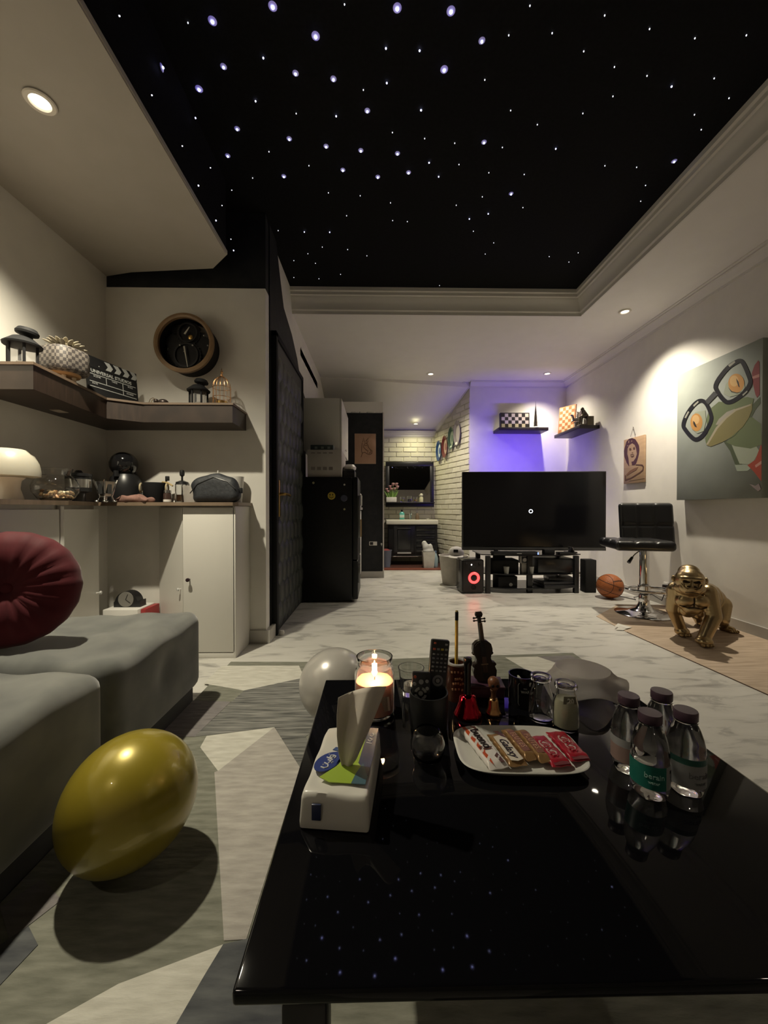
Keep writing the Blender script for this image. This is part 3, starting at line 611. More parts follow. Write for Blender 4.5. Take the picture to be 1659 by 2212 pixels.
# ---------------------------------------------------------------- sofa blocks and cushion
VEL = noisy('grey_velvet',(.085,.089,.084),(.165,.168,.152),7,.75,detail=3,sheen=.5,spec=.2,lo=.3,hi=.7)
def dents(pts, depth, sig, top):
    def f(p):
        q = p.copy()
        for (a,b) in pts:
            d2 = (p.x-a)**2+(p.y-b)**2
            if p.z > top-.09: q.z -= depth*math.exp(-d2/sig**2)
        if p.z > top-.09: q.z += .008*math.sin(p.x*9)*math.sin(p.y*8)+.004*math.sin(p.x*31+p.y*23)
        return q
    return f
t = thing('sofa_block','far grey velvet sofa block with the red cushion on it','sofa',(-1.10,1.485,0))
f0 = dents([(.02,.06)],.026,.05,.35)
softbox('seat_cushion',-.30,.295,-.295,.295,.070,.405,.05,lambda p: f0(p) if p.x<.24 else f0(p)+Vector((-.02*math.exp(-((p.y)**2+(p.z-.25)**2)/.06**2),0,0)),VEL,t,(34,34,14))
obj('plinth', MB().box(-.28,.265,-.27,.27,.0,.075,.01), mat('dark_velvet',(.05,.052,.05),.8), t)
t = thing('sofa_block','near grey velvet sofa block beside the gold balloon','sofa',(-1.10,.735,0))
softbox('seat_cushion',-.30,.295,-.425,.425,.070,.405,.05,dents([(-.05,0)],.022,.06,.35),VEL,t,(34,40,14))
obj('plinth', MB().box(-.28,.265,-.40,.40,.0,.075,.01), mat('dark_velvet'), t)
rc = thing('round_cushion','round dark red pleated velvet cushion standing on the far sofa block','cushion',(-1.245,1.325,.412),R(26)); rc.scale=(.93,.93,.93)
rv = noisy('red_velvet',(.062,.004,.008),(.090,.007,.012),10,.7,sheen=.12,spec=.2)
NP=19
def pleat(r,z,a,i): 
    k = math.sin(a*NP/2)**2; return r*(1-.012*k), z*(1-.10*k*min(1,r/.12))
prf=[(0,.028),(.012,.030),(.02,.044),(.06,.066),(.11,.074),(.16,.066),(.195,.044),(.210,.012),(.210,-.012),(.195,-.044),(.16,-.066),(.11,-.074),(.05,-.064),(0,-.05)]
obj('cover', MB().lathe(prf,NP*4,Matrix.Translation((0,0,.21)) @ Matrix.Rotation(R(80),4,'X'),fn=pleat), rv, rc, 70)
obj('button', MB().sph((0,-.034,.216),(.022,.012,.022),16), rv, rc)
# ================================================================== rug, coffee table and what lies on it
def weave(name,c1,c2,sc=14,st=(1,4.5,1),rot=.35): return noisy(name,c1,c2,sc,.92,st,10,bump=.5,lo=.25,hi=.75,rot=rot,spec=.1)
RUGM = {'olive':weave('rug_olive',(.13,.132,.105),(.25,.25,.205)),'cream':weave('rug_cream',(.42,.405,.35),(.60,.585,.52)),
        'dark':weave('rug_dark',(.035,.037,.038),(.30,.295,.27),7,(1,14,1),.05),'lilac':weave('rug_taupe',(.29,.27,.245),(.44,.415,.375)),
        'navy':weave('rug_navy',(.045,.048,.056),(.14,.145,.145),8),'plum':weave('rug_plum',(.15,.138,.138),(.23,.215,.21))}
rug = thing('rug','low-pile geometric area rug in greys and creams under the coffee table','rug',(0,0,0))
obj('pile', MB().poly3([(-.832,2.19,.0005),(-.42,2.18,.0005),(1.18,2.29,.0005),(1.215,.2,.0005),(1.24,-.75,.0005),(-.832,-.75,.0005)],(0,0,1),.008), RUGM['olive'], rug, None)
def patch(m,pts,tr,h): obj('rug_facet', MB().poly3([Z(*tr(p),.0085) for p in pts],(0,0,1),h), RUGM[m], rug, None)
T1 = lambda p:(p[0]/1.954, 1080+p[1]/1.954); T2 = lambda p:(860+p[0]/3.456,1290+p[1]/3.456)
hh = iter([.0010+.00005*k for k in range(60)])
for m,pts in (('cream',[(935,700),(1262,700),(1285,750),(1030,805),(860,775)]),('dark',[(1030,805),(1285,750),(1420,760),(1420,900),(1290,1000),(1160,960),(820,1000),(975,855)]),
    ('plum',[(760,845),(975,852),(820,1000),(640,1000)]),('cream',[(845,1045),(872,997),(1158,960),(920,1145)]),
    ('lilac',[(905,1150),(920,1145),(1158,960),(1266,1130),(1040,1856),(945,1862)]),('dark',[(1160,960),(1290,1000),(1330,1060),(1266,1130)]),
    ('cream',[(60,2290),(500,2045),(942,1878),(862,2010),(700,2290)]),('navy',[(942,1878),(1060,1850),(1300,2080),(1300,2290),(700,2290),(862,2010)]),
    ('plum',[(0,1720),(180,1600),(260,1690),(40,1860)]),
    ('navy',[(0,1880),(120,1800),(160,1880),(0,2050)])): patch(m,pts,T1,next(hh))
for m,pts in (('cream',[(800,452),(1040,445),(1180,492),(1110,570),(1000,570)]),('plum',[(1040,445),(1290,436),(1360,482),(1180,492)]),
    ('lilac',[(1360,482),(1420,520),(1300,640),(1110,570),(1180,492)])): patch(m,pts,T2,next(hh))
obj('rug_facet', MB().poly3([(.95,.35,.0085),(1.19,.35,.0085),(1.19,-.35,.0085),(.85,-.2,.0085)],(0,0,1),.0022), RUGM['lilac'], rug, None)
obj('rug_facet', MB().poly3([(.20,.28,.0085),(.60,.42,.0085),(.75,.05,.0085),(.35,-.05,.0085)],(0,0,1),.0023), RUGM['plum'], rug, None)
for m_,pts in (('cream',[(.70,1.55),(1.17,1.75),(1.18,1.20),(.85,1.10)]),('dark',[(.70,1.55),(.85,1.10),(.72,.80),(.30,1.20),(.35,1.50)]),('navy',[(.85,1.10),(1.18,1.20),(1.19,.55),(.90,.40),(.72,.80)]),
    ('lilac',[(-.10,.10),(.20,.26),(.33,-.06),(.10,-.40),(-.30,-.30)]),('dark',[(.62,.00),(.84,-.21),(1.18,-.36),(1.19,-.70),(.55,-.70),(.40,-.30)]),('plum',[(-.80,.20),(-.45,.35),(-.35,-.20),(-.80,-.35)])):
    obj('rug_facet', MB().poly3([(a,b,.0085) for a,b in pts],(0,0,1),next(hh)), RUGM[m_], rug, None)
FZ = .011
# coffee table
TZ = .40
ct = thing('coffee_table','low coffee table with a glossy black glass top','table',(.258,.727,0))
obj('glass_top', MB().box(-.403,.403,-.348,.348,TZ-.016,TZ,.004,seg=3), GLOSSB, ct)
obj('frame', MB().box(-.36,.36,-.30,.30,TZ-.07,TZ-.017,.004), BLACK, ct)
for sx_ in (-1,1):
    for sy_ in (-1,1): obj('leg', MB().box(sx_*.34-.025,sx_*.34+.025,sy_*.28-.025,sy_*.28+.025,FZ,TZ-.07,.004), BLACK, ct)
TT = TZ+.0003
# ---------------- tissue pack
fl_ = Vector((-.113,.563,TZ)); ex=Vector((.996,.035,0)).normalized(); ey=Vector((-ex.y,ex.x,0)); W_=.108
D_ = .185; H_=.052
tp = thing('tissue_pack','white and green soft pack of tissues with one sheet pulled up','tissues',fl_+ex*(W_/2+.007)+ey*D_/2,R(-6)); tp.location.z=TT
TW = noisy('tissue_film',(.62,.60,.54),(.68,.66,.60),8,.28,coat=.3)
softbox('pack',-W_/2,W_/2,-D_/2,D_/2,0,H_,.0055,lambda p:Vector((p.x*(1-.06*p.z/H_),p.y*(1-.05*p.z/H_),p.z+(.0035*math.sin(p.x*70+p.y*35)*math.cos(p.y*60) if p.z>H_*.6 else 0))),TW,tp,(22,30,6))
def tpr(name,poly,m,z=H_+.0036,t_=.0012): return obj(name,MB().prism(poly,(0,0,z),(1,0,0),(0,1,0),(0,0,1),t_),m,tp,None)
gr=mat('print_green',(.30,.42,.05),.3); nv=mat('print_navy',(.035,.045,.10),.3); tl=mat('print_teal',(.06,.12,.15),.3); bl_=mat('print_blue',(.03,.05,.20),.3); wh_=mat('print_white',(.7,.7,.68),.4)
tpr('green_print',[(-.012,-.068),(.024,-.068),(.040,-.02),(.030,.05),(.022,.083),(.008,.083),(.012,.02),(-.008,-.03),(-.03,-.058)],gr)
tpr('navy_print',[(.026,-.02),(.046,-.05),(.049,.0),(.049,.083),(.024,.083),(.029,.045)],nv,H_+.0037)
tpr('teal_print',[(.022,-.068),(.044,-.068),(.045,-.05),(.034,-.02),(.026,-.045)],tl,H_+.0038)
def leaf(cx,cy,a,b,rot,n=22):
    out=[]
    for k in range(n):
        th=2*math.pi*k/n; r=1-.25*max(0,math.cos(th))**3; x,y=a*math.cos(th)*(1.15 if math.cos(th)>0 else 1),b*math.sin(th)*r
        out.append((cx+x*math.cos(rot)-y*math.sin(rot),cy+x*math.sin(rot)+y*math.cos(rot)))
    return out
tpr('logo_leaf',leaf(-.026,-.022,.026,.018,R(62)),bl_,H_+.004)
tpr('logo_swoosh',[(-.024,.010),(-.020,.018),(-.008,.016),(.0,.004),(-.002,-.012),(-.010,-.028),(-.003,-.014),(-.005,.0),(-.013,.007)],mat('print_blue2',(.05,.09,.22),.3),H_+.0042)
lg = lambda pts,w: obj('logo_script',MB().tube([(x,y,H_+.0056) for x,y in pts],w,6),wh_,tp)
# the arabic brand word, written as strokes along the leaf
rr_=R(62); X0=Vector((-.026,-.022)); ax=Vector((math.cos(rr_),math.sin(rr_))); ay=Vector((-ax.y,ax.x))
def st(pts,w=.0011): lg([tuple(X0+ax*a+ay*b) for a,b in pts],w)
st([(.018,.001),(.015,.005),(.011,.004),(.011,0),(.015,-.001),(.018,.001),(.018,-.004),(.012,-.005)]); st([(.008,.008),(.008,-.005)])
st([(.004,.002),(.004,-.005),(.0,-.005),(-.002,-.004)]); st([(-.005,.002),(-.005,-.006),(-.010,-.010),(-.015,-.007),(-.016,.0)])
for a,b in ((.015,.009),(.003,-.009),(.000,-.009),(-.011,.0)): st([(a,b),(a+.001,b)],.0014)
st([(.05,.0),(.05,.001)],.0001)
tpr('navy_square',ell(0,0,.001,.001,4),nv) if False else None
obj('front_mark', MB().box(-.033,-.019,-D_/2-.0012,-D_/2+.002,.016,.040,.001), nv, tp)
for pts in ([(.040,.066),(.043,.060),(.040,.055),(.036,.058)],[(.036,.050),(.042,.046),(.038,.040),(.034,.044)],[(.032,.036),(.042,.034)]): obj('script_mark',MB().tube([(x,y,H_+.005) for x,y in pts],.0008,6),wh_,tp)
# the pulled-up sheet: spout narrow at the slot, wide and pointed above
mb=MB(); rows=[]; cols=11; n=16
LP=[(742,1668),(732,1630),(728,1590),(728,1545),(731,1507)]; RP=[(748,1672),(770,1640),(792,1590),(815,1535),(835,1483)]
def along(P,t): k=min(int(t*4),3); f=t*4-k; return P[k][0]*(1-f)+P[k+1][0]*f, P[k][1]*(1-f)+P[k+1][1]*f
Mi=(Matrix.Translation(tp.location) @ tp.rotation_euler.to_matrix().to_4x4()).inverted()
for i in range(n+1):
    t_=i/n; row=[]; l_=along(LP,t_); r_=along(RP,t_)
    for j in range(cols):
        s_=j/(cols-1); d_=.628+.016*math.sin(s_*6.5)*min(1,t_*1.6)+.010*t_*s_; q=Yp(l_[0]*(1-s_)+r_[0]*s_, l_[1]*(1-s_)+r_[1]*s_-14*math.sin(s_*3.14)*t_*.6, d_); row.append(mb.b.verts.new(Mi @ q))
    rows.append(row)
for A_,B_ in zip(rows,rows[1:]):
    for j in range(cols-1): mb.b.faces.new((A_[j],A_[j+1],B_[j+1],B_[j]))
tis=mat('tissue_paper',(.68,.62,.54),.9,spec=.1)
o=obj('pulled_sheet',mb,tis,tp,80); sm=o.modifiers.new('s','SOLIDIFY'); sm.thickness=.0005; bake(o)
# ---------------- balloons
def balloon(label,c,r,m,rx,ry,lx,kn=True):
    t=thing('balloon',label,'balloon',(c[0],c[1],FZ)); 
    M=Matrix.Translation((0,0,c[2]-FZ)) @ Euler((rx,ry,0)).to_matrix().to_4x4()
    pf=[]
    for k in range(25):
        th=math.pi*k/24; rr=r*math.sin(th)*(1-.05*math.cos(th)); zz=-r*lx*math.cos(th)*(1.0 if th>math.pi/2 else 1.06); pf.append((max(rr,0) if 0<k<24 else 0,zz))
    obj('skin',MB().lathe(pf,40,M),m,t,80); zb=-r*lx*1.06
    obj('knot',MB().lathe([(0,zb+.012),(.006,zb+.004),(.005,zb-.004),(.012,zb-.014),(.009,zb-.015),(0,zb-.010)],14,M),m,t); return t
gm=mat('gold_balloon',(.30,.235,.022),.30,.25,coat=.5); sm_=mat('silver_balloon',(.42,.40,.37),.28,.15,coat=.4)
balloon('metallic gold balloon resting against the near sofa block',(-.602,.940,.172),.144,gm,R(8),R(40),1.06)
balloon('pearly grey balloon on the rug behind the table corner',(-.170,1.545,.168),.140,sm_,R(10),R(-20),1.02)
# ---------------- candle
c0=Z(809,1540,TZ); cj=thing('candle_jar','lit pink candle in a clear glass jar with a paper label','candle',(c0.x,c0.y,TT))
obj('jar',MB().lathe([(0,0),(.040,0),(.046,.006),(.0465,.095),(.044,.106),(.039,.113),(.041,.118),(.042,.130),(.0425,.134),(.040,.134),(.0385,.128),(.0365,.114),(.0415,.104),(.0438,.094),(.0432,.010),(0,.006)],40,cap=False),GLASS,cj,60)
obj('wax',MB().lathe([(0,.008),(.0425,.011),(.0427,.078),(.040,.0795),(0,.078)],36),mat('pink_wax',(.78,.40,.32),.5,sss=1.0),cj)
obj('wick',MB().cyl((0,0,.078),(.001,0,.090),.001,seg=6),BLACKM,cj)
obj('flame',MB().lathe([(0,.084),(.0048,.090),(.0068,.097),(.0050,.107),(.0018,.118),(0,.124)],16),mat('flame',(1,.8,.5),.5,emit=(1,.62,.28),es=30),cj)
lb=MB(); lb.prism([(-.022,.022),(.030,.022),(.026,.055),(-.016,.058)],(0,0,0),(1,0,0),(0,0,1),(0,-1,0),.0006)
me=lb.mesh('label'); 
for v in me.vertices: a=v.co.x/.0475; rr=.0475-v.co.y; v.co=(rr*math.sin(a),-rr*math.cos(a),v.co.z)
obj('label',me,mat('kraft_label',(.55,.42,.33),.7),cj,None,rot=(0,0,R(12)))
L=bpy.data.lights.new('candle_glow','POINT'); L.energy=.75; L.color=(1,.55,.25); L.shadow_soft_size=.006
lo=bpy.data.objects.new('candle_glow',L); C.objects.link(lo); lo.parent=cj; lo.location=(0,0,.112)
# ---------------- glasses
c0=Z(888,1498,TZ); t=thing('tealight_glass','conical clear glass with a white tealight behind the remote holder','glass',(c0.x,c0.y,TT))
obj('glass',MB().lathe([(0,0),(.024,0),(.034,.068),(.0318,.068),(.0225,.012),(0,.010)],32,cap=False),GLASS,t); obj('tealight',MB().lathe([(0,.0105),(.019,.0105),(.019,.026),(0,.026)],20),mat('wax'),t)
c0=Z(924,1645,TZ); t=thing('votive_bowl','small round clear glass votive bowl in front of the remote holder','glass',(c0.x,c0.y,TT))
obj('bowl',MB().lathe([(0,0),(.014,0),(.026,.010),(.0325,.026),(.0325,.038),(.027,.053),(.0222,.060),(.0208,.060),(.0255,.052),(.0308,.038),(.0308,.026),(.0245,.0125),(.012,.006),(0,.0055)],36,cap=False),GLASS,t,70)
# ---------------- remote holder with two remotes
c0=Z(926,1572,TZ); h0=Vector((c0.x,c0.y,TT)); t=thing('remote_holder','black round pot holding two remote controls','pot',h0)
obj('cup',MB().lathe([(0,0),(.038,0),(.040,.004),(.042,.080),(.039,.080),(.037,.006),(0,.005)],32,cap=False),noisy('black_flock',(.008,.008,.009),(.016,.016,.016),60,.5),t)
def remote(label,base,w,l,th,rx,ry,rz,m):
    o=thing('remote_control',label,'remote control',base,0); o.rotation_euler=(rx,ry,rz)
    obj('body',MB().box(-w/2,w/2,-th/2,th/2,0,l,.004),m,o); return o
gb=mat('button_grey',(.26,.26,.25),.5); rb=mat('button_red',(.40,.07,.03),.5); yb=mat('button_yellow',(.55,.42,.05),.5)
r1=remote('tall black remote control with rows of number keys',h0+Vector((.012,.012,.008)),.042,.178,.014,R(-4),R(6),R(4),mat('remote_black',(.010,.010,.011),.3))
def key(p,x,z,w,h,m,th=.0075): obj('button',MB().box(x-w/2,x+w/2,-th-.0012,-th+.001,z-h/2,z+h/2,.0008),m,p)
key(r1,-.013,0.171,.005,.004,rb); key(r1,.013,0.169,.006,.004,gb)
for k,mm in enumerate((rb,gb,yb,gb)): key(r1,-.0135+k*.009,.158,.0062,.0045,mm)
for j in range(5):
    for k in range(4): key(r1,-.0135+k*.009,.147-j*.009,.0055,.0035,mat('button_dim',(.16,.16,.17),.5) if (j+k)%3 else gb)
obj('dpad',MB().lathe([(.007,0),(.012,0),(.012,.0015),(.007,.0015),(.007,0)],24,Matrix.Translation((0,-.0068,.090)) @ cm,cap=False),mat('button_dim'),r1)
obj('ok_button',MB().lathe([(0,0),(.005,0),(.0045,.002),(0,.002)],16,Matrix.Translation((0,-.0068,.090)) @ cm),gb,r1)
r2=remote('short black remote control with round grey buttons',h0+Vector((-.018,-.012,.008)),.040,.116,.012,R(-6),R(0),R(-8),mat('remote_black'))
def disc(p,x,z,r_,m,ri=0): 
    pf=[(ri,0),(r_,0),(r_*.95,.0016),(ri,.0016)]+([(ri,0)] if ri else [])
    obj('button',MB().lathe(pf,22,Matrix.Translation((x,-.0056,z)) @ cm,cap=False),m,p)
disc(r2,-.013,.106,.0032,rb); disc(r2,.0,.096,.0052,gb); disc(r2,.0125,.098,.0038,gb); disc(r2,-.0140,.091,.0038,gb); disc(r2,.0130,.083,.0038,gb); disc(r2,-.001,.072,.0050,gb)
for k in range(4):
    a0=k*math.pi/2+.25; pts=[(.0135*math.cos(a0+.26*i),.0135*math.sin(a0+.26*i)) for i in range(5)]+[(.0085*math.cos(a0+.26*i),.0085*math.sin(a0+.26*i)) for i in range(4,-1,-1)]
    obj('dpad_arc',MB().prism(pts,(-.001,-.0056,.072),(1,0,0),(0,0,1),(0,-1,0),.0015),gb,r2,None)
# ---------------- pencil mug, pencil
c0=Z(987,1508,TZ); t=thing('pencil_mug','dark brown glazed pot with pale lettering marks holding a pencil','pot',(c0.x,c0.y,TT))
obj('pot',MB().lathe([(0,0),(.026,0),(.027,.006),(.0275,.080),(.0285,.084),(.0285,.090),(.019,.090),(.019,.03),(0,.028)],32,cap=False),mat('brown_glaze',(.055,.018,.010),.15,coat=.5),t)
obj('rim',MB().lathe([(.019,.0902),(.0285,.0902),(.0280,.0935),(.0195,.0935),(.019,.0902)],32,cap=False),mat('grey_rim',(.30,.29,.27),.3),t)
for zz,xs in ((.076,(-.016,-.008,0,.008,.016)),(.060,(-.006,-.001,.004,.009)),(.048,(-.012,-.006,0,.006,.012)),(.034,(-.014,-.006,.002,.010))):
    for k,x in enumerate(xs):
        a=x/.028-.1; obj('letter_mark',MB().box(-.0022,.0022,-.0006,.0006,-.0025,.0025,.0004),mat('mark_tan',(.30,.17,.09),.4),t,None,(.0281*math.sin(a),-.0281*math.cos(a),zz+.0012*((k%3)-1)),(0,.3*((k%2)-.5),a))
pz=thing('pencil','yellow pencil with a black end standing in the brown pot','pencil',(c0.x-.002,c0.y,TT+.030)); pz.rotation_euler=(R(-3),R(1),0)
obj('shaft',MB().lathe([(.0042,0),(.0042,.165)],6),mat('pencil_yellow',(.50,.33,.06),.4),pz,20); obj('dark_ferrule',MB().lathe([(.0044,.165),(.0044,.186),(0,.186)],12),BLACKM,pz); obj('eraser',MB().lathe([(0,.186),(.0038,.186),(.0036,.1895),(0,.1905)],12),mat('eraser',(.38,.33,.16),.8),pz)
# ---------------- bells
c0=Z(1010,1545,TZ); t=thing('hand_bell','shiny red hand bell with a black handle','bell',(c0.x,c0.y,TT))
obj('bell',MB().lathe([(.031,0),(.033,.003),(.0325,.007),(.027,.016),(.021,.032),(.018,.046),(.012,.050),(0,.050)],36),mat('red_chrome',(.45,.012,.03),.10,1),t,70)
obj('handle',MB().lathe([(0,.049),(.009,.050),(.0085,.060),(.0072,.085),(.0085,.115),(.0105,.126),(.0095,.133),(0,.136)],18),mat('black_lacquer',(.008,.007,.007),.15),t)
c0=Z(1066,1542,TZ); t=thing('hand_bell','small brass hand bell with a brown skull-shaped handle','bell',(c0.x,c0.y,TT))
obj('bell',MB().lathe([(.0185,0),(.0195,.003),(.017,.007),(.013,.016),(.0115,.032),(.009,.037),(0,.037)],32),mat('old_brass',(.55,.30,.13),.2,1),t,70)
obj('handle',MB().lathe([(0,.036),(.006,.037),(.005,.048),(.008,.056),(0,.060)],14),mat('brown_wood',(.10,.045,.02),.4),t)
blob('skull',[('s',(0,0,.074),(.0135,.0145,.0135)),('s',(0,-.006,.063),(.0085,.008,.007)),('s',(-.009,-.006,.068),(.005,.005,.005)),('s',(.009,-.006,.068),(.005,.005,.005))],.0016,mat('skull_brown',(.16,.06,.025),.4),t,3)
for s_ in (-1,1): obj('eye_socket',MB().sph((s_*.0055,-.0135,.0705),(.0036,.002,.0036),10),BLACKM,t)
# ---------------- violin on a purple box
c0=Z(1040,1500,TZ); t=thing('gift_box','flat dark purple box under the miniature violin','box',(c0.x,c0.y+.01,TT),R(-6))
obj('box',MB().box(-.075,.055,-.030,.030,0,.022,.002),noisy('plum_card',(.050,.018,.035),(.07,.026,.048),20,.5),t); obj('lid',MB().box(-.077,.057,-.032,.032,.0222,.030,.002),mat('plum_card'),t)
vz=thing('miniature_violin','miniature dark wooden violin standing upright','violin',(c0.x+.013,c0.y+.012,TT+.0305)); vz.rotation_euler=(R(-5),R(-5),0)
VW=mat('violin_wood',(.020,.012,.009),.35,coat=.3); H=[(0,.002),(.018,.003),(.028,.012),(.0305,.026),(.027,.037),(.0315,.041),(.029,.046),(.021,.049),(.0185,.058),(.021,.067),(.027,.070),(.025,.074),(.0255,.082),(.023,.094),(.014,.102),(.005,.105)]
out=[(x,z) for x,z in H]+[(-x,z) for x,z in H[::-1][:-1]]
obj('body',MB().prism(out,(0,.008,0),(1,0,0),(0,0,1),(0,-1,0),.018),VW,vz,30)
inn=[(x*.90,.055+(z-.055)*.94) for x,z in out]; obj('belly',MB().prism(inn,(0,-.010,0),(1,0,0),(0,0,1),(0,-1,0),.003),mat('violin_belly',(.030,.020,.014),.4),vz,30)
obj('neck',MB().box(-.0055,.0055,-.012,-.002,.10,.150,.002),VW,vz); obj('fingerboard',MB().prism([(-.006,.065),(.006,.065),(.0042,.150),(-.0042,.150)],(0,-.0135,0),(1,0,0),(0,0,1),(0,-1,0),.003),BLACK,vz,None)
obj('pegbox',MB().box(-.0048,.0048,-.010,.001,.148,.166,.002),VW,vz); obj('scroll',MB().cyl((-.0075,-.004,.171),(.0075,-.004,.171),.0075,seg=16).cyl((-.0095,-.004,.171),(.0095,-.004,.171),.004),VW,vz)
for k in range(4): s_=-1 if k%2 else 1; obj('peg',MB().cyl((0,-.005,.152+k*.0035),(s_*.013,-.005,.152+k*.0035),.0016).sph((s_*.014,-.005,.152+k*.0035),.003,8),VW,vz)
for k in range(4): obj('string',MB().cyl((-.0045+k*.003,-.0135,.018),(-.0033+k*.0022,-.0175,.152),.00045,seg=5),mat('copper_string',(.50,.34,.24),.3,.8),vz)
obj('bridge',MB().box(-.009,.009,-.0165,-.012,.044,.047,.001),mat('bridge_tan',(.25,.17,.10),.5),vz); obj('tailpiece',MB().prism([(-.005,.006),(.005,.006),(.007,.024),(-.007,.024)],(0,-.013,0),(1,0,0),(0,0,1),(0,-1,0),.003),BLACK,vz,None)
# ---------------- black candle tin, milk bottles
c0=Z(1127,1520,TZ); t=thing('black_candle_jar','black glass candle jar with a pale printed label','candle',(c0.x,c0.y,TT))
obj('jar',MB().lathe([(0,0),(.030,0),(.0315,.004),(.0315,.074),(.029,.074),(.029,.046),(0,.045)],36,cap=False),mat('black_jar',(.006,.006,.007),.12,coat=.4),t)
obj('matchstick_wick',MB().box(-.008,-.004,-.006,.010,.046,.066,.0008),mat('wick_pale',(.45,.43,.36),.7),t)
dm=mat('label_grey',(.20,.20,.19),.5)
def onj(par,txt,z,size,Rr,m,ang=0):
    a=ang; text('lettering',txt,size,(Rr*math.sin(a),-Rr*math.cos(a),z),(math.cos(a),math.sin(a),0),(0,0,1),m,par,bend=Rr,depth=.0004)
onj(t,'WARM',.042,.0085,.0316,mat('label_pale',(.38,.38,.36),.5),.0); onj(t,'FEEL',.050,.0045,.0316,dm,-.1); onj(t,'by',.032,.006,.0316,dm,.25)
obj('label_border',MB().tube([(.0318*math.sin(a),-.0318*math.cos(a),z) for a,z in ((-.55,.010),(-.62,.014),(-.62,.058),(-.55,.062),(.5,.062),(.57,.058),(.57,.014),(.5,.010))],.0004,5,True),dm,t)
obj('label_dot',MB().sph((.0316*math.sin(.30),-.0316*math.cos(.30),.060),(.005,.001,.005),12),mat('label_pale'),t)
def bottle(label,c,s,fill=None):
    t=thing('milk_bottle',label,'bottle',(c.x,c.y,TT),0,'little glass bottles behind the plate')
    pf=[(0,0),(.021,0),(.0255,.004),(.0260,.040),(.0245,.058),(.0205,.072),(.0178,.081),(.0178,.086),(.0225,.088),(.0232,.093),(.0215,.097),(.0172,.097),(.0155,.090),(.0155,.081),(.0182,.070),(.0222,.056),(.0237,.040),(.0232,.008),(0,.006)]
    obj('glass',MB().lathe([(r_*s,z*s) for r_,z in pf],36,cap=False),GLASS,t,60)
    if fill: obj('contents',MB().lathe([(0,.0065*s),(.0228*s,.0085*s),(.0232*s,.040*s),(.0220*s,.055*s),(.0195*s,.064*s),(0,.065*s)],30),fill,t)
    return t
bottle('empty little glass bottle beside the black candle jar',Z(1168,1553,TZ),1.03)
mb_=bottle('little glass bottle filled with cream wax and marked 20',Z(1222,1572,TZ),1.02,noisy('cream_wax',(.50,.49,.34),(.58,.55,.40),20,.6))
lbm=MB(); lbm.prism([(-.014,.061),(.014,.061),(.014,.076),(-.014,.076)],(0,0,0),(1,0,0),(0,0,1),(0,-1,0),.0005); me=lbm.mesh('label')
for v in me.vertices: a=v.co.x/.0215; rr=.0238-(v.co.z-.061)*.22-v.co.y; v.co=(rr*math.sin(a),-rr*math.cos(a),v.co.z)
obj('label',me,mat('label_olive',(.16,.14,.08),.6),mb_,None)
text('lettering','20',.014,(0,-.0228,.0685),(1,0,0),(0,.22,1),mat('label_num',(.52,.50,.42),.5),mb_,bend=.0215,bold=.0003)
# ---------------- frosted wavy bowl
c0=Z(1258,1492,TZ); t=thing('frosted_bowl','upturned frosted translucent bowl with a wavy rim at the far table corner','bowl',(c0.x,c0.y,TT))
def wav(r,z,a,i): return (r*(1+.07*math.cos(4*a+.5)*(i/5)), max(.002, z+(.030*(1+math.cos(4*a+.6))/2)*max(0,(i-2)/3)))
o=obj('bowl',MB().lathe([(0,.058),(.064,.058),(.0665,.056),(.072,.038),(.083,.018),(.102,.002)],48,fn=wav,cap=False),mat('frosted_white',(.66,.62,.60),.45,trans=.72,ior=1.06),t,28)
s_=o.modifiers.new('s','SOLIDIFY'); s_.thickness=.0018; s_.offset=1; bake(o)
# ---------------- plate and sweets
pc=Z(1118,1633,TZ); t=thing('plate','square white plate with rounded corners full of chocolate bars','plate',(pc.x,pc.y,TT),R(-2))
PW,PD=.120,.075
def pring(k,z): 
    return [(PW*k*math.copysign(abs(math.cos(a))**.5,math.cos(a)),PD*k*math.copysign(abs(math.sin(a))**.5,math.sin(a)),z) for a in [2*math.pi*(q+.5)/56 for q in range(56)]]
mb=MB(); rg=[[mb.b.verts.new(p) for p in pring(k,z)] for k,z in ((.62,0),(.78,.001),(.98,.014),(1.0,.0165),(.985,.0175),(.95,.0165),(.80,.006),(.6,.0055))]
for A_,B_ in zip(rg,rg[1:]):
    for k in range(56): mb.b.faces.new((A_[k],A_[(k+1)%56],B_[(k+1)%56],B_[k]))
mb.b.faces.new(rg[0][::-1]); mb.b.faces.new(rg[-1])
obj('dish',mb,mat('white_porcelain',(.66,.65,.60),.22,coat=.3),t,50)
PZ=TT+.0065
def bar(name,label,pu,pv,lu,w,l,h,m,tilt=0,z=PZ+.004):
    a=Z(pu[0],pu[1],PZ+.006); b=Z(lu[0],lu[1],PZ+.006); d=(b-a); c_=(a+b)/2; ln=d.length if l is None else l
    t=thing(name,label,'chocolate bar',(c_.x,c_.y,z),math.atan2(d.y,d.x),'wrapped chocolate bars on the plate'); t.rotation_euler.x=tilt
    # body with crimped flat ends; local x runs from the far end to the near end
    def f(p):
        e=max(0,abs(p.x)-(ln/2-.012))/.012; zz=p.z*(1-.85*min(1,e))+h*.30*min(1,e); return Vector((p.x,p.y*(1+.10*min(1,e))+.0006*math.sin(p.x*400),zz+.0006*math.sin(p.x*260+p.y*300)))
    softbox('wrapper',-ln/2,ln/2,-w/2,w/2,0,h,min(h,w)*.35,f,m,t,(30,10,5)); t['ln']=ln; return t
def prt(t,name,poly,m,z): obj(name,MB().prism(poly,(0,0,z),(1,0,0),(0,1,0),(0,0,1),.0006),m,t,None)
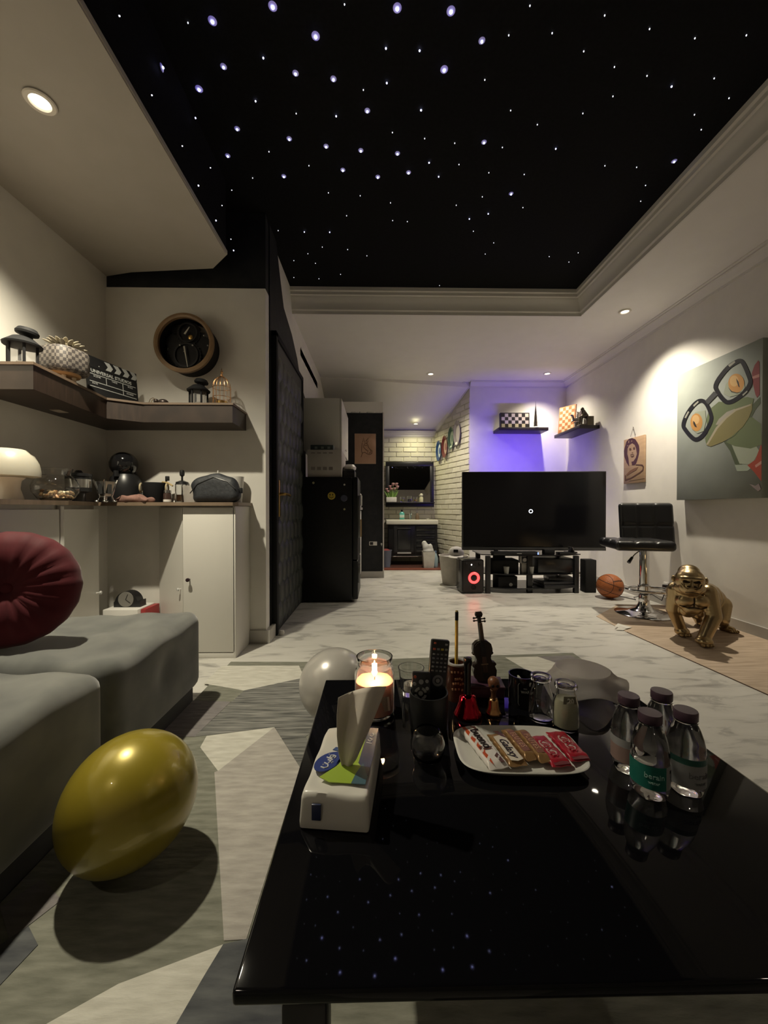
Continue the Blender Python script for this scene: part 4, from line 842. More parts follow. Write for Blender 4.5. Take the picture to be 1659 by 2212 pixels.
wrw=mat('wrap_white',(.66,.62,.58),.25); org=mat('wrap_orange',(.50,.075,.018),.3); dkb=mat('wrap_choc',(.075,.028,.018),.25); gld=mat('wrap_gold',(.30,.17,.07),.28,.3); gbr=mat('wrap_goldbrown',(.19,.075,.045),.3); wrr=mat('wrap_red',(.34,.014,.028),.28); ink=mat('ink_black',(.02,.012,.012),.4); lwh=mat('letter_white',(.62,.55,.50),.4)
b1=bar('chocolate_bar','white and orange chocolate bar at the left side of the plate',(1012,1578),(1078,1662),(1078,1662),.030,None,.012,wrw) if False else bar('chocolate_bar','white and orange chocolate bar at the left side of the plate',(1010,1578),None,(1080,1664),.036,None,.012,wrw)
ln=b1['ln']; h=.0128
prt(b1,'orange_print',[(-ln/2+.002,-.014),(ln/2-.02,-.014),(ln/2-.004,-.010),(ln*.3,-.006),(ln*.2,-.008),(ln*.12,-.003),(0,-.008),(-ln*.1,-.004),(-ln*.2,-.008),(-ln*.3,-.005),(-ln/2+.002,-.007)],org,h-.0012)
prt(b1,'chocolate_print',[(ln*.05,-.012),(ln*.13,-.013),(ln*.15,.0),(ln*.17,.011),(ln*.09,.013),(ln*.07,.0)],dkb,h-.001); prt(b1,'chocolate_print',[(-ln*.48,.004),(-ln*.30,.013),(-ln*.46,.014)],dkb,h-.001); prt(b1,'chocolate_print',[(ln*.30,.004),(ln*.46,.006),(ln*.46,.013),(ln*.24,.013)],dkb,h-.001)
text('lettering','bueno',.025,(-ln*.13,.0045,h+.0002),(1,0,0),(0,1,0),ink,b1,bold=.0004)
b2=bar('chocolate_bar','cream and gold chocolate bar with black script on the plate',(1068,1588),None,(1122,1658),.033,None,.011,gld)
ln=b2['ln']; prt(b2,'cream_panel',[(-ln*.30,-.012)]+[(ln*.42,-.012),(ln*.46,.0),(ln*.42,.012),(-ln*.22,.012),(-ln*.34,.004)],mat('wrap_cream',(.60,.54,.44),.3),.0112); prt(b2,'chocolate_swirl',[(-ln*.48,-.004),(-ln*.30,.004),(-ln*.22,.012),(-ln*.34,.010),(-ln*.47,.006)],dkb,.0114)
text('lettering','Galaxy',.021,(ln*.07,.0,.0121),(1,0,0),(0,1,0),ink,b2,shear=.35,bold=.0002)
for k,(a,b,lab) in enumerate((((1092,1580),(1150,1648),'left of the two slim gold-brown chocolate sticks'),((1122,1582),(1180,1652),'right of the two slim gold-brown chocolate sticks'))):
    q=bar('chocolate_bar',lab,a,None,b,.021,None,.013,gld,z=PZ+.005); ln=q['ln']; prt(q,'brown_panel',[(-ln*.32,-.007),(ln*.34,-.007),(ln*.34,.007),(-ln*.32,.007)],gbr,.0131)
    text('lettering','FLUTES',.0150,(0,0,.0136),(1,0,0),(0,1,0),mat('letter_tan',(.46,.25,.16),.4),q,bold=.0001)
for k,(a,b,lab,zz) in enumerate((((1154,1592),(1216,1658),'left of the two red chocolate wafers on the plate',PZ+.004),((1196,1586),(1256,1650),'right of the two red chocolate wafers with its end over the rim',PZ+.0075))):
    q=bar('chocolate_bar',lab,a,None,b,.036,None,.0095,wrr,z=zz); ln=q['ln']; prt(q,'white_oval',ell(-ln*.10,0,ln*.17,.0095,24),mat('oval_pale',(.50,.36,.34),.35),.0100); prt(q,'white_oval',ell(ln*.12,0,ln*.14,.0085,24),mat('oval_pale'),.0100)
    text('lettering','KitKat',.021,(ln*.01,0,.0108),(1,0,0),(0,1,0),wrr,q,shear=.2,bold=.0003); prt(q,'crimp_end',[(ln*.40,-.014),(ln*.5,-.015),(ln*.5,.015),(ln*.40,.014)],mat('wrap_dark_red',(.13,.008,.014),.3),.0072)
# ---------------- water bottles
BOT=mat('water_bottle',(.97,.985,.99),.02,ior=1.30,trans=1); CAPM=mat('cap_plum',(.055,.028,.045),.4)
def wbottle(label,p,rz,lab):
    t=thing('water_bottle',label,'water bottle',(p.x,p.y,TT),rz,'small plastic water bottles on the table')
    def ribf(r,z,a,i): 
        return (r*(1-.10*abs(math.sin(2.5*a)) if z<.012 else r*(1+.006*math.sin(6*a))), z)
    pf=[(0,.004),(.012,.001),(.024,.001),(.0275,.008),(.0285,.018),(.0278,.022),(.0285,.026),(.0285,.060),(.0276,.064),(.0285,.068),(.0278,.078),(.0250,.092),(.0205,.106),(.0168,.114),(.0150,.118),(.0150,.124),(0,.124)]
    obj('bottle',MB().lathe(pf,40,fn=lambda r,z,a,i:(r*(1-.10*abs(math.sin(2.5*a))) if z<.012 else r,z)),BOT,t,50)
    obj('neck_ring',MB().lathe([(.0150,.1185),(.0178,.1185),(.0178,.1205),(.0150,.1205)],28),BOT,t)
    c=obj('cap',MB().lathe([(.0172,.1215),(.0176,.1225),(.0176,.1345),(.0168,.1365),(0,.1368)],36),CAPM,t)
    def band(z0,z1,a0,a1,m,rr=.0289):
        mb=MB(); A=[]; n=14
        for k in range(n+1):
            a=a0+(a1-a0)*k/n; A.append((mb.b.verts.new((rr*math.sin(a),-rr*math.cos(a),z0)),mb.b.verts.new((rr*math.sin(a),-rr*math.cos(a),z1))))
        for q,w_ in zip(A,A[1:]): mb.b.faces.new((q[0],w_[0],w_[1],q[1]))
        return obj('label',mb,m,t,80)
    if lab=='green':
        band(.022,.060,-2.2,.12,mat('label_green',(.015,.13,.10),.35)); band(.022,.060,.12,1.5,mat('label_film',(.27,.27,.27),.35)); onj(t,'berain',.044,.012,.0292,mat('label_script',(.30,.48,.44),.4),-.52); onj(t,'water',.034,.007,.0292,mat('label_script'),-.55)
        band(.030,.052,.55,.70,BLACKM,.0291); band(.048,.053,.40,.60,BLACKM,.0291)
    elif lab=='grey':
        band(.056,.066,-1.6,1.6,mat('label_teal_dim',(.03,.10,.08),.35)); band(.018,.056,-1.6,1.6,mat('label_film')); onj(t,'berain',.040,.015,.0292,mat('label_script_dark',(.15,.15,.15),.4),.1); onj(t,'water',.028,.008,.0292,mat('label_script_dark'),.1)
    else:
        band(.022,.050,-1.6,1.3,mat('label_rose',(.25,.17,.15),.35)); band(.050,.064,-1.6,1.3,mat('label_film'))
    return t
wbottle('front water bottle with a green and grey label',Z(1403,1712,TZ),R(8),'green')
wbottle('water bottle with a grey label nearest the right table edge',Z(1480,1704,TZ),0,'grey')
wbottle('leftmost water bottle with a faded rose label',Z(1357,1660,TZ),R(-20),'rose')
wbottle('rearmost water bottle of the four, half hidden',Z(1428,1648,TZ),R(30),'rose')
# ================================================================== right side: painting, portrait board, stool, gorilla, ball
cv = thing('painting','large canvas of a tree frog in black spectacles on the right wall','painting',(2.62,2.88,.95))
CO = Vector(cv.location); CFX = 2.552
T5 = lambda p: (1450+p[0]/5.823, 720+p[1]/5.823)
y0 = Xp(1654,1000,CFX).y*.5+Xp(1640,740,CFX).y*.5; y1 = (Xp(1459,811,CFX).y+Xp(1466,1080,CFX).y)/2
obj('canvas', MB().box(CFX-CO.x,-.003,y0-CO.y,y1-CO.y,0,2.010-CO.z,.002), noisy('canvas_blue',(.25,.275,.245),(.30,.325,.295),3,.75), cv)
lay_ = iter([.0003+.0001*k for k in range(60)])
def cp(name, pts, col, tr=T5, thing_=cv, X=CFX, off=CO, rough=.7):
    z = next(lay_); P = [Xp(*tr(p), X) for p in pts]
    if thing_ is cv: P = [Vector((p.x, max(y0+.001,min(y1-.001,p.y)), min(2.009,max(.951,p.z)))) for p in P]
    return obj(name, MB().poly3([p-off+Vector((-.0002,0,0)) for p in P], (-1,0,0), z), mat('art_%s_%02x%02x%02x'%(name,*[int(255*c) for c in col]), col, rough), thing_, None)
def ring_poly(outer, inner): return outer+[outer[0]]+[inner[0]]+inner[::-1][:-1]+[inner[0]] if False else None
GRN=(.115,.145,.065); GRD=(.060,.078,.036); OLV=(.190,.165,.060); PAL=(.30,.33,.25)
cp('frog_leg',[(660,1365),(760,1330),(800,1420),(870,1600),(900,1660),(850,1700),(800,1640),(740,1480)],GRD)
cp('frog_belly',[(760,1400),(1060,1400),(1110,1480),(1010,1650),(860,1640),(800,1500)],PAL)
cp('frog_body',[(900,1080),(1000,1040),(1130,1140),(1140,1400),(1000,1450),(800,1420),(690,1370),(880,1200)],GRN)
cp('frog_arm',[(1120,800),(1020,900),(960,1060),(1010,1060),(1060,960),(1125,880)],GRD)
cp('frog_red_foot',[(1095,340),(1050,400),(1015,500),(1030,640),(1060,770),(1080,810),(1115,770),(1112,360)],(.19,.03,.03))
cp('frog_red_foot',[(1020,545),(1110,510),(1110,550),(1025,575)],(.40,.18,.15))
cp('frog_forearm',[(800,1655),(980,1650),(1010,1690),(960,1730),(830,1735)],(.28,.32,.25))
cp('frog_red_foot',[(960,1660),(1060,1590),(1130,1400),(1145,1420),(1155,1860),(1110,1830),(1040,1740)],(.30,.045,.02))
cp('frog_red_foot',[(1055,1660),(1145,1600),(1150,1640),(1065,1690)],(.45,.22,.17))
cp('frog_head',[(480,960),(600,860),(760,870),(870,820),(960,800),(1040,820),(1010,960),(940,1100),(800,1290),(640,1370),(500,1425),(440,1390),(425,1320),(470,1250),(440,1090)],GRN)
cp('frog_jaw',[(1020,880),(1020,960),(980,1060),(900,1180),(760,1300),(640,1370),(500,1425),(450,1410),(520,1270),(640,1110),(800,970)],OLV)
cp('frog_lip',[(1000,890),(800,955),(680,1050),(560,1190),(440,1400),(465,1400),(585,1200),(700,1070),(820,975),(1005,905)],(.34,.30,.21))
cp('frog_snout',[(800,950),(700,990),(600,1080),(560,1150),(590,1150),(680,1060),(790,980)],(.30,.28,.23))
cp('frog_eyelid',[(690,640),(760,560),(900,560),(930,680),(880,760),(740,800),(660,760)],PAL)
cp('frog_eyelid',[(300,990),(430,970),(440,1100),(410,1230),(330,1260),(260,1200)],PAL)
cp('frog_eye',ell(820,628,100,120,28),(.46,.225,.055)); cp('frog_iris_light',ell(795,600,55,70,20),(.55,.34,.13)); cp('frog_pupil',[(820,565),(850,610),(866,680),(850,672),(828,610)],(.01,.006,.004))
cp('frog_eye',ell(320,1120,76,112,28),(.46,.225,.055)); cp('frog_iris_light',ell(312,1085,46,58,20),(.58,.36,.15)); cp('frog_pupil',[(278,1100),(300,1120),(328,1185),(300,1175),(282,1140)],(.01,.006,.004))
cp('eye_shade',[(720,680),(760,740),(830,755),(890,735),(830,745),(765,728)],(.03,.03,.02)); 
# spectacles: two rounded frames and a bridge, each side a stroke
def stroke(name, pts, w, col):
    out=[]; inn=[]; n=len(pts)
    for i in range(n):
        a=Vector(pts[i-1]); b=Vector(pts[i]); c=Vector(pts[(i+1)%n]); d1=(b-a).normalized(); d2=(c-b).normalized(); m=(d1+d2).normalized(); nn=Vector((-m.y,m.x)); ww=w[i] if hasattr(w,'__len__') else w
        out.append(tuple(b+nn*ww)); inn.append(tuple(b-nn*ww))
    z=next(lay_); mbq=MB(); O=[Xp(*T5(p),CFX)-CO for p in out]; I_=[Xp(*T5(p),CFX)-CO for p in inn]; zz=Vector((-z,0,0)); 
    vo=[mbq.b.verts.new(p+zz) for p in O]; vi=[mbq.b.verts.new(p+zz) for p in I_]; wo=[mbq.b.verts.new(p) for p in O]; wi=[mbq.b.verts.new(p) for p in I_]
    for i in range(n):
        j=(i+1)%n; mbq.b.faces.new((vo[i],vo[j],vi[j],vi[i])); mbq.b.faces.new((vo[i],wo[i],wo[j],vo[j])); mbq.b.faces.new((vi[i],vi[j],wi[j],wi[i]))
    return obj(name,mbq,mat('art_spectacles',(.012,.013,.015),.4),cv,None)
def smoothloop(pts,it=2):
    for _ in range(it):
        q=[]
        for i in range(len(pts)):
            a,b=pts[i],pts[(i+1)%len(pts)]; q+= [(a[0]*.75+b[0]*.25,a[1]*.75+b[1]*.25),(a[0]*.25+b[0]*.75,a[1]*.25+b[1]*.75)]
        pts=q
    return pts
stroke('spectacle_frame',smoothloop([(545,650),(700,440),(800,370),(880,335),(925,400),(990,560),(1005,620),(950,720),(830,830),(715,880),(650,830),(585,740)]),27,None)
stroke('spectacle_frame',smoothloop([(145,1160),(200,1010),(300,880),(380,835),(445,880),(500,1000),(515,1085),(460,1200),(390,1300),(310,1345),(240,1290),(180,1215)]),24,None)
cp('spectacle_bridge',[(430,850),(540,730),(590,770),(470,895)],(.03,.032,.034)); 
for q in ([(720,400),(800,345),(812,365),(740,425)],[(170,1060),(215,980),(230,990),(188,1070)],[(280,905),(340,850),(350,866),(290,925)],[(900,770),(960,720),(966,735),(908,790)]): cp('frame_glint',q,(.30,.30,.25))
cp('signature',[(990,1900),(1060,1920),(1110,1890),(1140,1960),(1100,1990),(1040,1940)],(.20,.16,.15))
# portrait board
T8=lambda p:(1330+p[0]/17.01,930+p[1]/17.01); BX=2.600
pb=thing('portrait_board','small wooden board with a stencilled singing portrait hung by a cord','picture',(2.62,3.9,1.15)); BO=Vector(pb.location)
quad=[Xp(*T8(p),BX) for p in ((255,385),(1010,140),(1095,1870),(335,1970))]
ya=(quad[0].y+quad[3].y)/2; yb_=(quad[1].y+quad[2].y)/2; za=(quad[2].z+quad[3].z)/2; zb_=(quad[0].z+quad[1].z)/2
obj('board',MB().box(BX-BO.x,-.004,yb_-BO.y,ya-BO.y,za-BO.z,zb_-BO.z,.002),noisy('pale_ply',(.36,.235,.14),(.42,.28,.17),6,.6,(1,1,6)),pb)
lay_=iter([.0003+.0001*k for k in range(40)]); PRP=(.060,.018,.030)
def bp_(name,pts,col): return cp(name,pts,col,T8,pb,BX,BO)
bp_('stencil_hair',[(490,1320),(400,1180),(320,960),(300,760),(350,560),(400,400),(500,300),(600,275),(720,320),(800,440),(860,560),(875,720),(850,900),(800,1080),(760,1200),(700,1280),(600,1280),(560,1000)],PRP)
bp_('stencil_face',[(470,1010),(430,860),(440,660),(500,540),(610,470),(700,530),(750,660),(780,860),(740,1000),(650,1130),(560,1150),(600,1280),(500,1300),(480,1120)],(.37,.245,.17))
for q in ([(470,380),(495,360),(495,450),(460,460)],[(590,360),(615,385),(560,420)],[(410,560),(470,540),(450,580)]): bp_('hair_light',q,(.34,.22,.16))
for q in (ell(540,705,45,38,12),ell(680,670,42,42,12),[(500,650),(580,640),(570,660),(505,672)],[(640,625),(700,600),(715,620),(650,645)],[(545,880),(640,855),(685,900),(670,970),(600,1000),(555,960)],[(590,810),(650,800),(640,825),(600,830)]): bp_('stencil_feature',q,(.10,.045,.03))
bp_('stencil_teeth',[(560,915),(660,895),(665,915),(570,940)],(.38,.27,.18))
bp_('stencil_shoulder',[(740,1240),(990,1250),(1040,1330),(1020,1470),(900,1570),(560,1780),(350,1850),(340,1800),(560,1730),(880,1530),(990,1430),(1000,1340),(960,1290),(740,1275)],(.07,.028,.015))
bp_('stencil_sleeve',[(390,1620),(520,1480),(700,1380),(830,1340),(760,1450),(560,1560),(420,1660)],(.16,.075,.04))
bp_('stencil_line',[(350,1650),(372,1640),(372,1850),(345,1840)],(.07,.028,.015)); bp_('board_base_line',[(500,1830),(1090,1730),(1090,1750),(500,1850)],(.20,.13,.08))
apex=Xp(1368,922,2.61); p1_=Xp(1362,944,BX+.004); p2_=Xp(1373,940,BX+.004)
obj('cord',MB().tube([p1_-BO,apex-BO,p2_-BO],.0018,6),mat('cord_grey',(.12,.10,.09),.8),pb); obj('nail',MB().sph(apex-BO,.006,8),SILVER,pb)
# ------------------------------------------------------------------ bar stool
bs=thing('bar_stool','black padded bar stool with a chrome pole and round foot','stool',(2.225,3.16,.0031),R(-12))
obj('base',MB().lathe([(0,0),(.212,0),(.215,.004),(.205,.010),(.12,.022),(.065,.045),(.045,.075),(.038,.10),(0,.10)],48),CHROME,bs,60)
obj('collar',MB().lathe([(.038,.098),(.040,.15),(.036,.16),(0,.16)],28),CHROME,bs)
obj('gas_lift',MB().lathe([(.034,.15),(.030,.175),(0,.175)],24),BLACK,bs)
obj('pole',MB().lathe([(.036,.17),(.036,.545),(0,.545)],28),CHROME,bs)
pts=[(.022*0,0,0)]
obj('foot_ring',MB().tube([(.165*math.cos(a),-.085+.115*math.sin(a),.215) for a in [2*math.pi*k/40 for k in range(40)]],.011,10,True),CHROME,bs)
obj('foot_clamp',MB().lathe([(.038,.190),(.046,.192),(.046,.238),(.038,.240)],24,cap=False),CHROME,bs)
LEA=mat('black_leather',(.010,.010,.011),.32,coat=.15)
def tuft(ax,bx,ga,gb,dp,s=.012):
    def f(p):
        q=p.copy(); d=0
        for g in ga: d=max(d,math.exp(-((getattr(p,ax)-g)/s)**2))
        for g in gb: d=max(d,math.exp(-((getattr(p,bx)-g)/s)**2))
        return q,d
    return f
tf=tuft('x','y',(-.072,.072),(-.06,.08),.012)
def seatf(p):
    q,d=tf(p)
    if p.z>.04: q.z-=.010*d
    if p.y<-.17: q.z-=0.004
    return q
softbox('seat',-.215,.215,-.225,.185,.0,.078,.032,seatf,LEA,bs,(42,36,8)).location=(-.085,-.02,.545)
tb=tuft('x','z',(-.072,.072),(.20,),.012)
def backf(p):
    q,d=tb(p)
    if p.y<0: q.y+=.010*d
    q.y+= .10*(p.x/.245)**2*-.25+.05*(p.z/.36)
    return q
softbox('backrest',-.215,.215,-.032,.032,0,.395,.030,backf,LEA,bs,(42,8,32)).location=(.105,.205,.530)
obj('back_bracket',MB().box(-.02,.08,.13,.235,.548,.575,.004),CHROME,bs)
lv=obj('lever',MB().tube([(-.02,-.02,.545),(-.10,-.07,.500),(-.135,-.09,.465)],.0045,8),CHROME,bs); obj('lever_grip',MB().cyl((-.125,-.085,.476),(-.160,-.105,.435),.010,.014),BLACK,lv)
# ------------------------------------------------------------------ wooden mat on the floor
fm=tag(obj('floor_mat',MB().poly3([(-.42,.34,0),(-.02,.70,0),(.40,.70,0),(.40,-4.0,0),(-.34,-4.0,0),(-.36,-1.0,0),(-.43,-.06,0)],(0,0,1),.0028),noisy('mat_wood',(.36,.27,.185),(.52,.405,.30),5,.6,(1,9,1),5,lo=.35,hi=.7),None,None,(2.20,2.745,.0002)),'tan wood-grain vinyl mat along the right wall','mat')
obj('dark_edge',MB().tube([(-.43,-.06,.002),(-.36,-1.0,.002),(-.34,-4.0,.002)],.0025,6),mat('mat_edge',(.10,.06,.035),.8),fm)
p=Z(1341,1357,.0035); o=thing('paper_scrap','crumpled scrap of white paper at the corner of the tan mat','paper',(p.x,p.y,.0035),.3)
obj('sheet',MB().poly3([(-.05,.01,.012),(.03,.05,.018),(.085,-.02,.004),(.02,-.035,.006)],(0,0,1),.001).poly3([(-.075,-.02,.001),(-.01,.0,.016),(.03,-.03,.004),(-.03,-.045,.001)],(0,0,1),.001),mat('paper_white',(.60,.58,.52),.8),o,None)
# ------------------------------------------------------------------ basketball
c0=Z(1320,1293,0); rB=.118; ba=thing('basketball','orange basketball on the floor beside the bar stool','ball',(c0.x,c0.y+.02,0),R(20))
obj('skin',MB().sph((0,0,rB),rB,40),noisy('ball_orange',(.34,.098,.025),(.40,.125,.035),120,.55,bump=.4),ba,90)
MR=Euler((R(12),R(14),0)).to_matrix(); sm2=mat('ball_seam',(.03,.012,.008),.6)
def seam(fn): obj('seam',MB().tube([MR@Vector(fn(2*math.pi*k/64)).normalized()*(rB+.0004)+Vector((0,0,rB)) for k in range(64)],.0022,6,True),sm2,ba)
seam(lambda a:(math.cos(a),math.sin(a),.28)); seam(lambda a:(math.cos(a),math.sin(a)*1.0,-.42)); seam(lambda a:(.55+.0*a,math.cos(a),math.sin(a))); seam(lambda a:(-.75,math.cos(a),math.sin(a)))
obj('emblem',MB().tube([(.016*math.cos(a)-.012,-rB*1.004+.002*math.sin(a)**2,rB-.012+.012*math.sin(a)) for a in [2*math.pi*k/20 for k in range(20)]],.0018,6,True).sph((-.012,-rB*.99,rB-.012),(.009,.003,.005),10),sm2,ba)
for k in range(9):
    a=-.55+k*.12; el=.62-.05*abs(k-4)*.3; pz_=Vector((math.sin(a)*math.cos(el),-math.cos(a)*math.cos(el),math.sin(el)))*(rB+.0003); obj('letter_mark',MB().box(-.0045,.0045,-.0008,.0008,-.006,.006,.0005),sm2,ba,None,(pz_.x,pz_.y,pz_.z+rB),(-el,0,a))
# ------------------------------------------------------------------ gorilla statue
gr_=thing('gorilla_statue','shiny gold gorilla statue walking on all fours on the tan mat','statue',(2.2,2.6,.0032))
GM=mat('antique_gold',(.40,.30,.165),.30,1)
O=Vector((2.2,2.6,0)); W=lambda x,y,z: Vector((x,y,z))-O
LS=W(2.005,2.55,.335); LE=W(2.015,2.58,.19); LH=W(2.095,2.60,.035)      # viewer's left arm
RS=W(2.155,2.46,.330); RE=W(2.165,2.43,.18); RH=W(2.075,2.405,.035)     # viewer's right arm
hd=W(2.015,2.440,.415)
prim=[('s',W(2.09,2.57,.30),(.105,.11,.085)),('c',W(2.10,2.56,.30),W(2.33,2.68,.25),.105,.10),('s',W(2.06,2.50,.265),(.085,.055,.062)),('s',W(2.07,2.52,.20),(.055,.05,.05)),
 ('s',W(2.40,2.71,.215),(.085,.085,.095)),('c',W(2.05,2.50,.34),hd+Vector((.01,.03,-.02)),.075,.07),
 ('c',LS,LE,.046,.042),('c',LE,LH,.041,.034),('s',LH+Vector((-.005,-.008,-.002)),(.044,.046,.032)),
 ('c',RS,RE,.052,.047),('c',RE,RH,.046,.036),('s',RH+Vector((.0,-.008,-.002)),(.048,.048,.032)),
 ('c',W(2.44,2.68,.19),W(2.42,2.655,.10),.065,.050),('c',W(2.42,2.655,.10),W(2.49,2.715,.04),.042,.034),('c',W(2.485,2.715,.022),W(2.50,2.655,.020),.026,.022),
 ('c',W(2.38,2.80,.19),W(2.36,2.79,.10),.060,.046),('c',W(2.36,2.79,.10),W(2.42,2.84,.035),.040,.032),('c',W(2.42,2.84,.022),W(2.41,2.78,.020),.026,.022) ]
HM=Matrix.Rotation(R(-32),4,'Z'); HS=1.10
def hv(x,y,z): return hd+HM.to_3x3()@(Vector((x,y,z))*HS)
def hs(c,r): return ('s',hv(*c),tuple(q*HS for q in r),HM)
prim+=[hs((0,0,0),(.074,.078,.070)),hs((.0,.030,.042),(.055,.062,.045)),hs((0,-.030,-.040),(.060,.050,.043)),hs((0,.01,-.050),(.080,.06,.042)),
 ('c',hv(-.046,-.066,.016),hv(.046,-.066,.016),.014,.014)]
CHM=Matrix.Rotation(R(-24),4,'Z'); cc=W(2.075,2.50,.27)
def cvx(x,y,z): return cc+CHM.to_3x3()@Vector((x,y,z))
for s_ in (-1,1): prim.append(('s',cvx(s_*.042,-.050,.005),(.046,.026,.040),CHM@Matrix.Rotation(R(s_*8),4,'Z')))
prim.append(('s',cvx(0,-.030,-.050),(.058,.036,.040),CHM))
blob('body',prim,.0046,GM,gr_,5)
dkg=mat('gold_recess',(.035,.022,.010),.45,.8)
for s_ in (-1,1):
    obj('eye_hollow',MB().sph(hv(s_*.024,-.0735,-.003),(.021,.008,.0085),12,HM),dkg,gr_)
    obj('nostril',MB().sph(hv(s_*.013,-.0835,-.027),(.012,.006,.006),10,HM),dkg,gr_)
    obj('ear',MB().sph(hv(s_*.077,.006,.0),(.011,.015,.022),12,HM),GM,gr_)
    obj('cheek_ridge',MB().tube([hv(s_*.047,-.068,-.014),hv(s_*.036,-.081,-.034),hv(s_*.018,-.087,-.044)],.0052,8),GM,gr_)
obj('mouth_line',MB().tube([hv(a,-.086+abs(a)*.35,-.058-abs(a)*.15) for a in (-.03,-.015,0,.015,.03)],.0026,6),dkg,gr_)
obj('nose_bridge',MB().tube([hv(0,-.078,.006),hv(0,-.086,-.020),hv(0,-.090,-.030)],[.005,.007,.010],8),GM,gr_)
obj('chest_groove',MB().tube([cvx(0,-.062,.040),cvx(0,-.068,.005),cvx(0,-.060,-.032)],.0035,6).tube([cvx(-.075,-.048,-.030),cvx(-.035,-.070,-.040),cvx(0,-.066,-.036),cvx(.035,-.070,-.040),cvx(.075,-.048,-.030)],.0035,6),dkg,gr_)
for hp in (LH,RH):
    for k in range(4): obj('knuckle',MB().sph(hp+Vector((-.030+k*.019,-.046+.006*abs(k-1.5),-.018)),(.0098,.015,.0130),10),GM,gr_)
for k in range(4): obj('toe',MB().sph(W(2.480+k*.015,2.640,.012),(.008,.014,.011),10),GM,gr_)
# wall socket adapter and cable
a0=Xp(1441,1270,2.60); t=thing('power_adapter','black plug adapter with a cable in the wall by the gorilla','adapter',(2.62,a0.y,a0.z))
obj('socket_plate',MB().box(-.010,-.001,-.06,.06,-.045,.045,.003),WHITE,t); obj('plug',MB().box(-.05,-.0105,-.025,.025,-.028,.028,.006),BLACK,t)
c1=Z(1400,1316,.006); c2=Z(1365,1311,.006); c3=Z(1345,1297,.006); oo=Vector(t.location)
obj('cable',MB().tube([Vector((-.035,.0,-.03)),Vector((-.045,.03,-.12)),Vector((-.07,.12,a0.z*-1+.08)),Vector((-.12,.3,-a0.z+.012)),Vector((2.47,3.62,.006))-oo,Vector((2.42,3.75,.006))-oo,Vector((2.36,3.86,.006))-oo,Vector((2.36,4.0,.006))-oo],.004,8),BLACK,t)
# ================================================================== television corner
TVY=4.15; tvc=Yp(1151.5,1188,TVY)
tv=thing('television','large flat television with a loading ring on a black screen','television',(tvc.x,TVY,.409),R(-3.6))
TWD,TH,TB=1.535,.852,.018
obj('housing',MB().box(-TWD/2,TWD/2,-.012,.030,TB,TB+TH,.004),BLACK,tv)
obj('screen',MB().box(-TWD/2+.012,TWD/2-.012,-.0135,-.0115,TB+.036,TB+TH-.010),mat('tv_screen',(.0035,.0035,.0045),.16,spec=.35),tv,None)
obj('lower_bezel',MB().box(-TWD/2,TWD/2,-.016,.02,TB-.004,TB+.026,.003),mat('bezel_grey',(.085,.085,.085),.3,.6),tv)
obj('electronics_box',MB().box(-.45,.45,.03,.07,TB+.05,TB+.5,.01),BLACK,tv)
obj('loading_ring',MB().lathe([(.0150,0),(.0215,0),(.0215,.0006),(.0150,.0006),(.0150,0)],28,Matrix.Translation((-.03,-.0136,TB+TH*.494)) @ cm,cap=False),mat('ring_glow',(.8,.85,.9),.5,emit=(.75,.85,1),es=1.1),tv)
for s_ in (-1,1): obj('foot',MB().box(s_*.40-.05,s_*.40+.05,-.055,.055,-.008,.004,.003).box(s_*.40-.02,s_*.40+.02,-.02,.02,.0,TB+.01,.003),BLACK,tv)
LEDW=1.6
LED=mat('led_violet',(.4,.3,.9),.5,emit=(.175,.075,1.0),es=1.0)
ld=MB().box(-.62,.62,.071,.076,TB+.70,TB+.712).box(-.62,-.608,.071,.076,TB+.15,TB+.70).box(.608,.62,.071,.076,TB+.15,TB+.70)
obj('led_strip',ld,LED,tv,None); obj('led_mount',MB().box(-.63,.63,.031,.070,TB+.69,TB+.72).box(-.63,-.60,.031,.070,TB+.14,TB+.70).box(.60,.63,.031,.070,TB+.14,TB+.70),BLACK,tv,None)
for (lx,lz,sx_,sy_,en_,tilt) in ((.12,TB+.80,.90,.02,LEDW,24),):
    L=bpy.data.lights.new('led_glow','AREA'); L.shape='RECTANGLE'; L.size=sx_; L.size_y=sy_; L.energy=en_; L.color=(.11,.03,1.0); L.spread=R(96)
    lo=bpy.data.objects.new('led_glow',L); C.objects.link(lo); lo.parent=tv; lo.location=(lx,.082,lz); lo.rotation_euler=(R(90+tilt),0,0)
# stand
ST=thing('tv_stand','black glass television stand with three shelves','stand',(1.62,4.16,0))
SGL=mat('smoked_glass',(.012,.012,.013),.06,ior=1.4)
def shelfp(w,d,z,bow): 
    return [(-w,-d*.6),(-w*.55,-d),(w*.55,-d),(w,-d*.6),(w,d),(-w,d)]
for z,w_ in ((.388,.53),(.190,.53),(.045,.50)): obj('glass_shelf',MB().prism(shelfp(w_,.23,z,0),(0,0,z),(1,0,0),(0,1,0),(0,0,1),.010),SGL,ST,None)
for x,y in ((-.475,-.205),(.445,-.205),(-.475,.19),(.445,.19)): obj('post',MB().box(x-.024,x+.024,y-.022,y+.022,0,.388,.004),BLACK,ST)
obj('post',MB().box(-.055,.0,-.19,-.15,0,.388,.004),BLACK,ST); obj('back_panel',MB().box(-.30,-.16,.19,.21,.05,.388,.003),BLACK,ST)
def small(name,label,cat,x,y,z,parts,rz=0,group=None):
    t=thing(name,label,cat,(x,y,z),rz,group)
    for pn,mb,m in parts: obj(pn,mb,m,t)
    return t
z2=.2003; z1=.0553; z3=.3983
